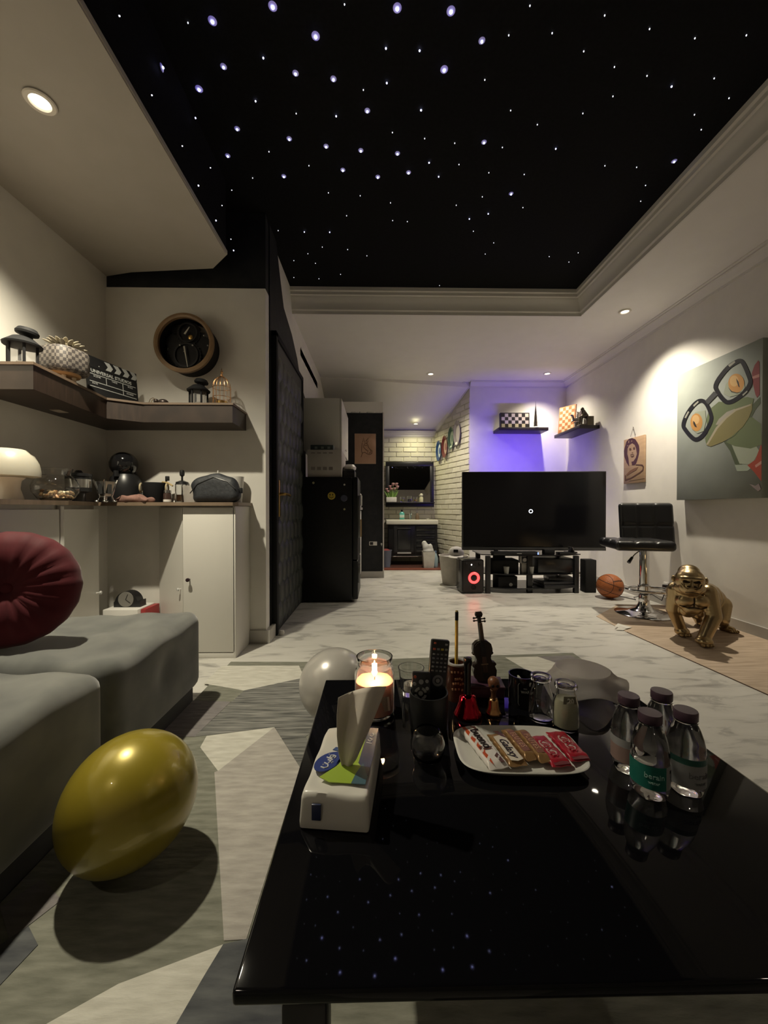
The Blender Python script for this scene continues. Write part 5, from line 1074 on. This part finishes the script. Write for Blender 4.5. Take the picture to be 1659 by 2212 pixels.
small('av_receiver','black receiver box on the middle stand shelf','receiver',1.86,4.08,z2,[('case',MB().box(-.19,.19,-.12,.12,.006,.155,.004),BLACK),('fascia',MB().box(-.19,.19,-.124,-.12,.012,.150,.002),mat('fascia_black',(.016,.016,.017),.2))]+[('foot',MB().cyl((a,b,0),(a,b,.007),.015),BLACK) for a in (-.15,.15) for b in (-.09,.09)])
small('speaker_box','black subwoofer box on the left of the middle shelf','speaker',1.36,4.12,z2,[('case',MB().box(-.16,.13,-.10,.10,0,.135,.004),BLACKM),('grille',MB().box(-.15,.12,-.106,-.101,.008,.127,.002),mat('grille_cloth',(.009,.009,.009),.9))])
def cup(label,x,y): 
    small('small_cup',label,'cup',x,y,z2,[('cup',MB().lathe([(0,0),(.021,0),(.030,.072),(.027,.072),(.019,.005),(0,.005)],22,cap=False),mat('cup_frost',(.42,.42,.38),.35,trans=.3)),('wax',MB().lathe([(0,.006),(.019,.006),(.024,.045),(0,.045)],18),mat('wax'))],0,'pale cups on the middle stand shelf')
cup('small pale cup at the left front of the middle shelf',1.345,3.975); cup('small pale cup in the centre of the middle shelf',1.610,3.985)
small('webcam','white cube camera with a black round eye under the television','camera',1.545,4.03,z2,[('stem',MB().box(-.03,.03,-.03,.03,0,.10,.004),mat('pale_grey',(.38,.36,.32),.5)),('head',MB().box(-.045,.045,-.03,.03,.10,.180,.008),mat('pale_grey')),('lens_ring',MB().box(-.032,.032,-.034,-.030,.108,.172,.003),BLACK),('lens',MB().lathe([(0,0),(.022,0),(.02,.006),(0,.006)],22,Matrix.Translation((0,-.034,.14)) @ cm),mat('lens_pale',(.36,.34,.32),.2))])
small('game_console','dark slab game console on the bottom shelf','game console',1.87,4.05,z1,[('lower_half',MB().box(-.165,.165,-.13,.13,0,.030,.004),mat('console_black',(.020,.020,.023),.35)),('upper_half',MB().box(-.165,.165,-.115,.13,.034,.062,.004),mat('console_black')),('groove',MB().box(-.16,.16,-.11,.12,.030,.034),BLACKM)],R(5))
small('disc_player','thin dark disc player lying on the game console','disc player',1.93,4.07,z1+.0625,[('case',MB().box(-.12,.13,-.10,.10,0,.040,.003),mat('player_dark',(.030,.026,.026),.4)),('front',MB().box(-.12,.13,-.103,-.10,.006,.034,.001),BLACK)],R(-8))
small('tower_speaker','narrow black speaker at the left of the bottom shelf','speaker',1.36,4.06,z1,[('case',MB().box(-.10,.10,-.09,.09,0,.115,.006),BLACKM),('port',MB().lathe([(0,0),(.018,0),(.018,.003),(0,.003)],18,Matrix.Translation((.03,-.091,.03)) @ cm),mat('port_pale',(.25,.25,.24),.4))])
small('set_top_box','flat black set-top box with blue indicator lights','set-top box',1.56,3.99,z3,[('case',MB().box(-.36,.11,-.055,.05,0,.030,.004),BLACK),('display',MB().box(-.12,-.07,-.0565,-.054,.012,.018,.0005),mat('display_pale',(.3,.3,.3),.4)),('indicator_light',MB().sph((.10,-.056,.009),.004,10).sph((.10,-.056,.021),.004,10),mat('led_blue',(.2,.3,1),.5,emit=(.12,.22,1),es=4))])
small('game_camera','small black block with a cable on the stand top','device',1.80,4.01,z3,[('block',MB().box(-.055,.055,-.035,.035,.0,.052,.005),BLACKM)])
small('router','thin black router beside a tilted plate on the stand top','router',1.99,3.99,z3,[('case',MB().box(-.10,.07,-.05,.05,0,.022,.004),BLACK),('tilted_plate',MB().box(.055,.064,-.05,.05,0,.060,.002,Matrix.Translation((.0,0,0)) @ Matrix.Rotation(R(-22),4,'Y')),mat('plate_steel',(.20,.19,.19),.25,.8))])
# loudspeakers on the floor
p=Z(1021,1283,0); sp=thing('active_speaker','black loudspeaker with a glowing red ring left of the stand','speaker',(p.x,p.y+.11,0),R(3))
obj('cabinet',MB().box(-.118,.118,-.10,.12,.006,.350,.016),mat('speaker_gloss',(.010,.009,.009),.25),sp)
obj('front_baffle',MB().box(-.108,.108,-.106,-.09,.02,.338,.012),mat('baffle',(.014,.011,.011),.4),sp)
obj('ring_light',MB().lathe([(.036,0),(.058,0),(.060,.006),(.054,.012),(.040,.012),(.035,.006),(.036,0)],40,Matrix.Translation((.008,-.104,.165)) @ cm,cap=False),mat('ring_red',(.5,.02,.02),.4,emit=(1,.030,.028),es=1.5),sp)
obj('woofer',MB().lathe([(0,.002),(.012,.006),(.034,.0),(.034,-.002)],28,Matrix.Translation((.008,-.106,.165)) @ cm,cap=False),BLACK,sp)
obj('tweeter',MB().lathe([(0,.004),(.022,.002),(.030,.004),(.030,0)],24,Matrix.Translation((-.005,-.106,.265)) @ cm,cap=False),BLACK,sp); obj('bass_port',MB().lathe([(0,0),(.022,0),(.026,.003),(.022,-.001)],24,Matrix.Translation((.005,-.106,.065)) @ cm,cap=False),BLACKM,sp)
obj('status_light',MB().sph((-.018,-.109,.300),.006,10),mat('led_white',(1,1,1),.5,emit=(1,.95,.9),es=3),sp)
for x in (-.07,.07): obj('dial',MB().lathe([(0,0),(.012,0),(.011,.008),(0,.008)],16,Matrix.Translation((x,-.106,.315)) @ cm),BLACK,sp)
for a in (-.09,.09):
    for b in (-.07,.09): obj('foot',MB().cyl((a,b,0),(a,b,.008),.014),BLACK,sp)
p=Z(1278,1281,0); t=thing('tower_speaker','slim black tower speaker right of the stand','speaker',(p.x,p.y+.06,0),R(-4))
obj('cabinet',MB().box(-.058,.058,-.05,.07,0,.342,.006),BLACKM,t); obj('grille',MB().box(-.053,.053,-.055,-.049,.010,.332,.004),mat('grille_cloth'),t)
# waste basket and cap left of it
p=Z(984,1266,0); wb=thing('waste_basket','pale flared basket behind the red-ringed loudspeaker','basket',(p.x,p.y+.13,0))
obj('basket',MB().lathe([(0,0),(.115,0),(.125,.01),(.165,.325),(.172,.335),(.160,.335),(.115,.015),(0,.012)],36,cap=False),noisy('pale_felt',(.42,.39,.33),(.47,.44,.38),20,.8),wb)
obj('liner',MB().lathe([(.0,.30),(.155,.30),(.155,.31),(0,.315)],28),mat('liner_white',(.55,.53,.49),.7),wb)
t=thing('baseball_cap','white baseball cap resting on the pale basket','cap',(p.x+.02,p.y+.06,.352),R(-15))
obj('crown',MB().lathe([(.088,0),(.088,.02),(.080,.052),(.055,.080),(.02,.090),(0,.091)],30),mat('cap_white',(.56,.54,.50),.8),t)
obj('brim',MB().prism(ell(0,-.10,.085,.075,24),(0,0,0),(1,0,0),(0,1,.15),(0,-.15,1),.006),mat('cap_white'),t,30); obj('emblem',MB().box(-.026,.026,-.088,-.078,.030,.064,.003),BLACKM,t)
t=thing('folding_panel','thin blue-grey board leaning on the brick corridor wall','board',(1.085,5.20,0),R(-10))
obj('board',MB().box(-.018,.018,-.12,.10,0,.30,.004,Matrix.Rotation(R(-9),4,'Y')),mat('board_blue',(.06,.085,.12),.5),t); obj('edge',MB().box(-.020,.020,-.122,.102,.30,.306,.001,Matrix.Rotation(R(-9),4,'Y')),WHITE,t)
# ------------------------------------------------------------------ wall shelves and chess things
DK=mat('dark_shelf',(.018,.012,.012),.45)
a=Yp(1078,922,5.05); b=Yp(1185,922,5.05); zt=.88+ (1098-922)/830*5.05
s1=tag(obj('wall_shelf',MB().box(a.x-1.9,b.x-1.9,-.125,.124,-.042,0,.003),DK,None,40,(1.9,5.175,zt)),'dark floating shelf on the wall above the television','shelf')
zt2=1.862; s2=tag(obj('wall_shelf',MB().box(-.24,-.001,-.325,.325,-.042,0,.003),DK,None,40,(2.62,4.815,zt2)),'dark floating shelf on the right wall near the corner','shelf')
def board(label,o,ex,ey,en,nx,ny,sq_,th,light,dark,frame,first,rows=None):
    t=thing('chessboard',label,'chessboard',o); ex,ey,en=Vector(ex),Vector(ey),Vector(en); fr=.014
    obj('case',MB().prism([(-fr,-.0),(nx*sq_+fr,-.0),(nx*sq_+fr,ny*sq_+2*fr),(-fr,ny*sq_+2*fr)],(0,0,0),ex,ey,-en,th),frame,t,None)
    for i in range(nx):
        for j in range(ny):
            mm=light if (i+j+first)%2 else dark
            obj('square',MB().prism([(i*sq_,fr+j*sq_),((i+1)*sq_,fr+j*sq_),((i+1)*sq_,fr+(j+1)*sq_),(i*sq_,fr+(j+1)*sq_)],(0,0,0),ex,ey,en,.002),mm,t,None)
    return t
pc1=Yp(1083,918,5.13); 
board('black and cream folded chessboard standing on the television wall shelf',(pc1.x,5.12,zt+.0004),(1,0,0),(0,.05,1),(0,-1,.05),8,4,.0455,.05,mat('sq_cream',(.42,.37,.27),.4),mat('sq_black',(.012,.010,.010),.35),mat('board_black',(.016,.012,.012),.4),1)
o2=Vector((2.395,5.08,zt2+.0004)); e2=Vector((.30,-.954,0)).normalized() if False else Vector((.16,-.28,0)).normalized(); n2=Vector((-e2.y*-1,0,0))
n2=Vector((e2.y,-e2.x,0)); up2=(Vector((0,0,1))-n2*.10).normalized()
board('orange and cream chessboard leaning upright on the right wall shelf',tuple(o2+e2*.02),e2,up2,n2,5,8,.041,.022,mat('sq_pale',(.62,.44,.27),.4),mat('sq_orange',(.36,.14,.05),.4),mat('board_orange',(.42,.20,.09),.4),0)
p=Yp(1157,921,5.10); t=thing('tower_model','thin silver skyscraper model on the television wall shelf','model',(p.x,5.10,zt+.0004))
obj('base',MB().lathe([(0,0),(.055,0),(.040,.012),(.026,.018),(0,.018)],24),mat('tower_base',(.6,.58,.52),.3,.5),t)
obj('tower',MB().lathe([(.026,.018),(.022,.06),(.024,.062),(.018,.13),(.0195,.132),(.013,.20),(.0135,.202),(.007,.26),(.003,.30),(.001,.355),(0,.36)],7),mat('tower_metal',(.22,.20,.18),.25,1),t,20)
st_=thing('horse_rider_figure','small pewter figure of a rearing rider on a pedestal beside the chessboard','figurine',(2.485,4.74,zt2+.0004))
PW_=mat('pewter',(.34,.32,.29),.3,.9)
obj('pedestal',MB().lathe([(0,0),(.052,0),(.050,.012),(.034,.02),(.036,.075),(.046,.085),(0,.085)],20),PW_,st_)
blob('figure',[('c',(-.045,0,.115),(.03,0,.125),.020,.024),('c',(.03,0,.125),(.045,0,.085),.014,.008),('c',(-.045,0,.115),(-.06,.0,.165),.016,.011),('s',(-.072,0,.172),(.019,.010,.011)),('c',(-.05,0,.11),(-.075,-.005,.09),.009,.006),('c',(0,0,.14),(.005,0,.185),.015,.013),('s',(.006,0,.205),(.012,.012,.014)),('c',(.005,0,.18),(.045,0,.215),.008,.005),('c',(.045,.0,.18),(-.03,.0,.235),.003,.003)],.0038,PW_,st_,2)
th_=thing('thinker_figure','small bronze seated figure on a square block at the shelf end','figurine',(2.50,4.575,zt2+.0004))
BZ=mat('bronze_fig',(.10,.085,.06),.35,.7); obj('block',MB().box(-.005,.075,-.045,.045,0,.115,.004),BZ,th_); obj('plinth',MB().box(-.085,-.006,-.045,.045,0,.022,.004),BZ,th_)
blob('sitter',[('c',(.0,0,.125),(-.03,0,.175),.030,.026),('s',(-.042,0,.205),(.021,.019,.023)),('c',(0,-.02,.125),(-.055,-.022,.115),.020,.016),('c',(-.055,-.022,.115),(-.06,-.022,.03),.014,.010),('c',(0,.02,.125),(-.055,.022,.115),.020,.016),('c',(-.055,.022,.115),(-.06,.022,.03),.014,.010),('c',(-.03,-.026,.17),(-.055,-.02,.125),.010,.008),('c',(-.055,-.018,.125),(-.052,-.006,.188),.008,.007)],.0042,BZ,th_,2)
# ------------------------------------------------------------------ plates on the brick wall
nb3=Vector((nb.x,nb.y,0)); 
for (u,v,r_,col,rim,lab) in ((951,974,.165,(.45,.52,.58),(.015,.05,.16),'blue-rimmed wall plate farthest along the brick wall'),(964,965,.175,(.42,.30,.24),(.13,.025,.025),'dark red-rimmed wall plate on the brick wall'),(978,947,.170,(.30,.36,.26),(.05,.10,.065),'green-rimmed wall plate on the brick wall'),(991,936,.180,(.46,.42,.38),(.26,.23,.215),'grey wall plate nearest the corner of the brick wall')):
    q=Pl(u,v,(BR0[0]+nb.x*.014,BR0[1]+nb.y*.014),(BR1[0]+nb.x*.014,BR1[1]+nb.y*.014))
    t=thing('wall_plate',lab,'plate',q,0,'round plates hung on the brick wall'); M=Matrix(((dirb.x*.52,0,nb.x,0),(dirb.y*.52,0,nb.y,0),(0,1,0,0),(0,0,0,1)))
    obj('rim',MB().lathe([(r_*.62,.006),(r_*.66,.004),(r_*.94,.030),(r_,.034),(r_,.038),(r_*.93,.036),(r_*.64,.012)],12,M@Matrix.Diagonal((1,1,1,1)),cap=False),mat('plate_rim_%d'%u,rim,.3),t,20)
    obj('dish',MB().lathe([(0,.002),(r_*.66,.004),(r_*.64,.012),(0,.009)],24,M),mat('plate_face_%d'%u,col,.3),t)
    obj('motif',MB().lathe([(0,.0095),(r_*.34,.0105),(r_*.34,.0125),(0,.0115)],7,M),mat('plate_motif_%d'%u,tuple(min(1,c*1.5+.05) for c in rim),.4),t,20)
    obj('hook',MB().cyl((0,0,r_*.9),(0,0,r_*.9+.02),.004),SILVER,t)
# ------------------------------------------------------------------ bathroom
v0=Z(838,1228,.012); vn=thing('vanity_unit','black vanity cabinet with a white basin top in the bathroom','vanity',(.545,6.06,.0123))
obj('body',MB().box(-.375,.375,-.20,.225,.14,.62,.004),BLACK,vn)
for x in (-.35,.35):
    for y in (-.17,.19): obj('leg',MB().cyl((x,y,0),(x,y,.145),.018),BLACK,vn)
dd=obj('door',MB().box(-.30,.03,-.218,-.202,.17,.60,.006),mat('vanity_door',(.014,.014,.016),.22),vn)
obj('door_panel',MB().box(-.24,-.03,-.226,-.218,.225,.545,.010),mat('vanity_door'),dd); obj('door_handle',MB().box(-.24,-.03,-.232,-.222,.556,.568,.002),mat('handle_dim',(.12,.12,.12),.3,.8),dd); obj('kick_label',MB().box(-.24,-.03,-.232,-.218,.178,.195,.002),WHITE,dd)
for k in range(5): 
    dw=obj('drawer',MB().box(.05,.34,-.218,-.202,.195+k*.082,.268+k*.082,.005),mat('vanity_door'),vn); obj('drawer_line',MB().box(.07,.32,-.222,-.217,.255+k*.082,.259+k*.082,.001),mat('handle_dim'),dw)
obj('bottom_rail',MB().box(-.375,.375,-.214,-.20,.128,.140,.002),CHROME,vn)
obj('basin_top',MB().box(-.41,.385,-.235,.228,.621,.690,.010),mat('basin_white',(.68,.66,.56),.25),vn)
obj('tap',MB().tube([(.0,.15,.69),(.0,.15,.76),(.0,.12,.785),(.0,.07,.775)],.010,8),CHROME,vn)
mr=thing('mirror','black framed bathroom mirror with a narrow ledge','mirror',(.52,6.195,.90)); mr.rotation_euler=(R(-4.5),0,0); 
obj('frame',MB().box(-.385,.395,-.025,.0,0,.075,.004).box(-.385,.395,-.025,0,.665,.735,.004).box(-.385,-.325,-.025,0,.075,.665,.004).box(.335,.395,-.025,0,.075,.665,.004),BLACK,mr)
obj('mirror_glass',MB().box(-.325,.335,-.016,-.006,.075,.665),mat('mirror_silver',(.80,.80,.76),.02,1),mr,None); obj('ledge',MB().box(-.385,.395,-.10,-.0255,.055,.070,.003),BLACK,mr)
lz=.9795; ly=6.135
fpot=thing('flower_pot','white planter of pink flowers with green leaves on the mirror ledge','flower pot',(.225,ly,lz))
obj('planter',MB().box(-.082,.082,-.03,.03,0,.078,.004),WHITE,fpot)
random.seed(3)
for k in range(22): 
    a=random.uniform(-1,1); obj('leaf',MB().prism([(-.006,0),(.006,0),(.010,.05),(0,.10+.03*random.random())],(a*.06,random.uniform(-.02,.02),.07),(1,.2,0),(a*.55,0,1),(0,-1,0),.0015),mat('leaf_green_%d'%(k%2),[(.14,.26,.05),(.20,.33,.08)][k%2],.5),fpot,None)
for k,(x,z) in enumerate(((-.075,.20),(-.02,.245),(.03,.285),(.085,.285),(.055,.21),(-.055,.165),(.1,.24),(.0,.205))): 
    fs=obj('stem',MB().tube([(x*.4,0,.07),(x*.8,0,z*.6),(x,0,z)],.003,6),mat('leaf_green_0'),fpot); obj('blossom',MB().lathe([(0,z-.012),(.016,z-.006),(.026,z+.012),(.018,z+.020),(0,z+.014)],10,Matrix.Translation((x,0,0))),mat('blossom_pink',(.50,.27,.28),.6),fs)
def jar(label,x,r_,h,m,lid=None):
    t=thing('ledge_jar',label,'jar',(x,ly,lz),0,'small jars on the mirror ledge'); obj('glass',MB().lathe([(0,0),(r_*.8,0),(r_,h*.35),(r_*.9,h*.8),(r_,h),(r_*.9,h),(r_*.8,h*.8),(r_*.9,h*.35),(r_*.7,.006),(0,.006)],20,cap=False),m,t)
    obj('filling',MB().lathe([(0,.007),(r_*.68,.008),(r_*.85,h*.35),(r_*.8,h*.5),(0,h*.5)],16),lid,t)
jar('greenish glass jar next to the pink flowers',.40,.036,.085,GLASS,mat('jar_green',(.30,.30,.12),.5)); jar('dark glass jar in the middle of the mirror ledge',.515,.036,.095,GLASS,mat('jar_dark',(.04,.04,.045),.4)); jar('amber glass jar on the mirror ledge',.615,.034,.085,GLASS,mat('jar_amber',(.40,.26,.10),.5))
t=thing('reed_jar','pale bottle with a round top at the right of the mirror ledge','bottle',(.705,ly,lz)); obj('bottle',MB().lathe([(0,0),(.030,0),(.030,.07),(.018,.085),(0,.085)],20),mat('pale_oil',(.55,.53,.34),.2),t); obj('round_top',MB().sph((0,0,.112),.027,16),mat('pale_top',(.60,.58,.44),.5),t)
bzz=.7023
t=thing('mouthwash_bottle','turquoise bottle with a black cap on the basin','bottle',(.39,6.08,bzz)); obj('bottle',MB().box(-.040,.040,-.022,.022,0,.105,.012),mat('turquoise',(.10,.42,.36),.15),t); obj('shoulder',MB().lathe([(.036,.104),(.016,.125),(0,.125)],20,sy=.6),mat('turquoise'),t); obj('cap',MB().cyl((0,0,.125),(0,0,.155),.015),BLACK,t); obj('label',MB().box(-.036,.036,-.0245,-.0215,.03,.075,.001),mat('label_mint',(.55,.66,.58),.5),t)
t=thing('soap_bottle','brown tapered soap bottle on the basin','bottle',(.635,6.09,bzz)); obj('bottle',MB().lathe([(0,0),(.034,0),(.033,.04),(.02,.085),(.010,.105),(0,.108)],20),mat('soap_brown',(.16,.11,.07),.35),t); obj('pump',MB().cyl((0,0,.105),(0,0,.125),.004).box(-.02,.006,-.004,.004,.122,.130,.002),SILVER,t)
t=thing('toothbrush_cup','small glass cup with brushes on the basin','cup',(.52,6.03,bzz)); obj('cup',MB().lathe([(0,0),(.018,0),(.020,.055),(.018,.055),(.016,.004),(0,.004)],18,cap=False),GLASS,t)
for k in range(3): obj('brush',MB().cyl((.004*(k-1),0,.006),(.014*(k-1),.004,.105),.003),[WHITE,SILVER,mat('brush_teal',(.1,.3,.3),.4)][k],t)
t=thing('soap_dish','little white soap dish at the right of the basin','dish',(.80,6.05,bzz)); obj('dish',MB().lathe([(0,0),(.022,0),(.034,.012),(.031,.012),(.02,.004),(0,.004)],20),WHITE,t); obj('soap',MB().sph((0,0,.010),(.02,.013,.007),12),mat('soap_pale',(.62,.60,.50),.5),t)
p=Z(931,1231,0.0203); t=thing('waste_bin','white square waste bin with a crumpled bag in front of the vanity','waste bin',(p.x,5.62,.0123))
obj('bin',MB().lathe([(0,0),(.100,0),(.125,.235),(.118,.235),(.094,.008),(0,.008)],4,Matrix.Rotation(R(45),4,'Z'),cap=False),noisy('bin_marble',(.54,.53,.46),(.62,.61,.53),14,.5),t,20)
blob('bag',[('s',(-.02,0,.24),(.07,.06,.04)),('s',(-.04,-.01,.30),(.05,.04,.06)),('s',(-.06,0,.35),(.04,.03,.045)),('s',(.03,.0,.29),(.035,.03,.06)),('s',(.05,.0,.24),(.03,.04,.05))],.012,mat('bag_white',(.58,.58,.54),.5),t,1)
t=thing('bucket','blue-grey bucket squeezed left of the vanity','bucket',(.128,5.72,.0123)); obj('bucket',MB().lathe([(0,0),(.065,0),(.088,.24),(.092,.245),(.084,.245),(.06,.008),(0,.008)],26,cap=False),mat('bucket_blue',(.22,.26,.34),.5),t,40); obj('cloth_inside',MB().sph((0,0,.225),(.07,.07,.04),14),mat('bucket_red',(.20,.03,.03),.8),t)
t=thing('cleaning_bottle','pale blue bottle tucked right of the waste bin','bottle',(.868,5.71,.0123)); obj('bottle',MB().lathe([(0,0),(.036,0),(.040,.12),(.022,.18),(.012,.20),(0,.20)],18),mat('pale_blue',(.32,.44,.48),.4),t); obj('cap',MB().cyl((0,0,.20),(0,0,.235),.015),mat('cap_blue',(.12,.2,.35),.5),t)
# ------------------------------------------------------------------ kitchen corner
FX0,FX1,FY0,FY1=-.700,-.180,3.58,4.10; fz=1.172
fg=thing('fridge','tall black refrigerator in the kitchen recess','refrigerator',((FX0+FX1)/2,(FY0+FY1)/2,0)); hx=(FX1-FX0)/2; hy=(FY1-FY0)/2
FB=noisy('fridge_black',(.008,.0085,.009),(.012,.012,.0125),40,.42,spec=.3)
obj('body',MB().box(-hx,hx-.055,-hy,hy,.02,fz,.006),FB,fg)
d=obj('door',MB().box(hx-.050,hx,-hy,hy,.40,fz,.010),FB,fg); obj('door_handle',MB().box(hx-.002,hx+.018,-hy+.015,-hy+.04,.60,1.0,.004),mat('dark_chrome',(.16,.16,.16),.25,.9),d)
d=obj('freezer_door',MB().box(hx-.050,hx,-hy,hy,.03,.39,.010),FB,fg); obj('door_handle',MB().box(hx-.002,hx+.018,-hy+.015,-hy+.04,.18,.36,.004),mat('dark_chrome'),d)
for x in (-.2,.2):
    for y in (-.2,.2): obj('foot',MB().cyl((x,y,0),(x,y,.022),.02),BLACK,fg)
def magnet(label,u,v,r_,m,extra=None):
    q=Yp(u,v,FY0-.0005); t=thing('fridge_magnet',label,'magnet',q); obj('disc',MB().lathe([(0,0),(r_,0),(r_*.9,.008),(0,.009)],20,cm),m,t)
    if extra:
        for x in (-.012,.012): obj('eye',MB().sph((x,-.0095,.010),(.005,.002,.008),10),BLACKM,t)
        obj('smile',MB().tube([(.020*math.cos(a),-.0098,.020*math.sin(a)) for a in [math.pi*(1.12+.76*k/8) for k in range(9)]],.0025,6),BLACKM,t)
magnet('yellow smiling face magnet on the fridge side',716,1071,.036,mat('smiley_yellow',(.55,.42,.05),.4),True); magnet('dim blue round magnet beside the yellow face',743,1076,.032,mat('magnet_blue',(.055,.06,.10),.5)); magnet('tiny pale magnet at the upper left of the fridge side',677,1043,.011,mat('magnet_pale',(.40,.38,.20),.5)); magnet('tiny pale magnet at the upper right of the fridge side',744,1047,.009,WHITE); magnet('tiny pale magnet under the blue one',744,1100,.010,mat('magnet_pale'))
t=thing('carton','white printed carton on top of the fridge','carton',(-.493,3.83,fz+.0005)); obj('box',MB().box(-.160,.160,-.225,.22,0,.255,.004),noisy('carton_white',(.46,.42,.38),(.50,.46,.42),9,.8),t)
for z,h_ in ((.225,.012),(.080,.03)):
    for k in range(4): obj('printed_mark',MB().box(-.125+k*.055,-.088+k*.055,-.2262,-.2245,z-h_/2,z+h_/2),mat('carton_ink',(.24,.21,.19),.8),t,None)
t=thing('picture_tin','flat dark box with pale print on the carton','box',(-.52,3.70,fz+.2565)); obj('box',MB().box(-.11,.105,-.06,.06,0,.050,.003),mat('tin_dark',(.055,.075,.075),.4),t)
for k in range(3): obj('printed_mark',MB().box(-.07+k*.06,-.045+k*.06,-.0612,-.0598,.012,.034),mat('tin_print',(.25,.30,.28),.5),t,None)
t=thing('appliance','small white and black kitchen appliance beside the carton','appliance',(-.27,3.80,fz+.0005)); obj('dark_base',MB().box(-.055,.055,-.12,.12,0,.075,.01),BLACK,t); obj('white_top',MB().lathe([(.045,.076),(.070,.09),(.074,.11),(.05,.135),(0,.14)],24,sx=.85,sy=1.2),WHITE,t)
uc=thing('wall_cabinet','white wall cabinet above the fridge','cabinet',(-.55,4.20,1.45)); obj('body',MB().box(-.202,.180,-.38,.45,0,.52,.003),CABW,uc)
for k in range(2): d=obj('door',MB().box(.181,.199,-.378+k*.416,.034+k*.416,.004,.516,.003),CABW,uc); obj('knob',MB().sph((.206,-.0+k*.06,.06),.009,10),CHROME,d)
kb=thing('base_cabinet','white kitchen base unit past the fridge','cabinet',(-.46,4.49,0)); obj('body',MB().box(-.292,.24,-.37,.37,.08,.86,.003),CABW,kb); obj('plinth',MB().box(-.292,.20,-.36,.36,0,.079),BLACKM,kb)
d=obj('door',MB().box(.241,.259,-.365,0,.09,.85,.003),CABW,kb); obj('handle',MB().box(.260,.275,-.07,-.05,.55,.75,.004),mat('brass_dull',(.30,.20,.10),.4,.6),d); d=obj('door',MB().box(.241,.259,.005,.365,.09,.85,.003),CABW,kb); obj('handle',MB().box(.260,.275,.05,.07,.55,.75,.004),mat('brass_dull'),d)
tag(obj('worktop',MB().box(-.292,.275,-.37,.372,0,.03,.003),mat('worktop_grey',(.34,.32,.29),.4),None,None,(-.46,4.49,.8605)),'grey kitchen worktop past the fridge','worktop')
t=thing('oven_box','small white appliance on the kitchen worktop','appliance',(-.33,4.45,.891)); obj('body',MB().box(-.15,.14,-.18,.18,0,.16,.006),WHITE,t); obj('front',MB().box(.141,.150,-.16,.16,.02,.14,.003),mat('oven_grey',(.30,.29,.26),.4),t)
# horse drawing and sockets on the black wall end
YD=4.867; q0=Yp(767,1001,YD); q1=Yp(811,938,YD)
hp=thing('horse_drawing','framed sepia horse head drawing on the black wall end','picture',(q0.x,4.87,q0.z)); w_,h_=q1.x-q0.x,q1.z-q0.z
obj('panel',MB().box(0,w_,-.014,-.001,0,h_,.002),noisy('sepia_paper',(.40,.235,.15),(.44,.265,.175),8,.7),hp); obj('border',MB().box(-.006,w_+.006,-.010,-.0005,-.006,h_+.006,.002),mat('sepia_border',(.46,.31,.21),.6),hp)
T6=lambda a,b:((a-745)/(998-745)*w_, (355-b)/355*h_)
ink2=mat('sepia_ink',(.12,.065,.035),.7)
for pts in ([(840,100),(850,45),(865,100)],[(880,90),(908,48),(905,95),(885,110)],[(835,110),(830,160),(825,200),(835,235),(820,280)],[(865,110),(900,120),(910,160),(930,185),(960,205),(955,235),(930,250),(895,240),(860,220),(835,235)],[(860,120),(850,160),(870,180),(890,200)],[(935,190),(945,215),(920,235)],[(870,140),(885,135),(890,145)],[(880,190),(905,200),(900,225)]): obj('drawn_line',MB().tube([(T6(*p_)[0],-.0145,T6(*p_)[1]) for p_ in pts],.0035,5),ink2,hp)
q=Yp(806,1174,4.869); t=thing('wall_socket','white wall socket low on the black wall end','socket',(q.x,4.87,q.z)); obj('plate',MB().box(-.05,.05,-.010,-.0005,-.025,.025,.003),WHITE,t); obj('dark_switch',MB().box(-.042,.0,-.013,-.010,-.018,.018,.002),BLACK,t)
q=Yp(825,1175,4.869); t=thing('key_hook','tiny pale hook at the edge of the black wall end','hook',(q.x-.006,4.87,q.z)); obj('plate',MB().sph((0,-.006,0),(.010,.005,.012),12),WHITE,t); obj('hook',MB().tube([(0,-.008,0),(0,-.02,-.01),(0,-.018,-.025)],.003,6),SILVER,t)
bpy.data.scenes.remove(TMP)
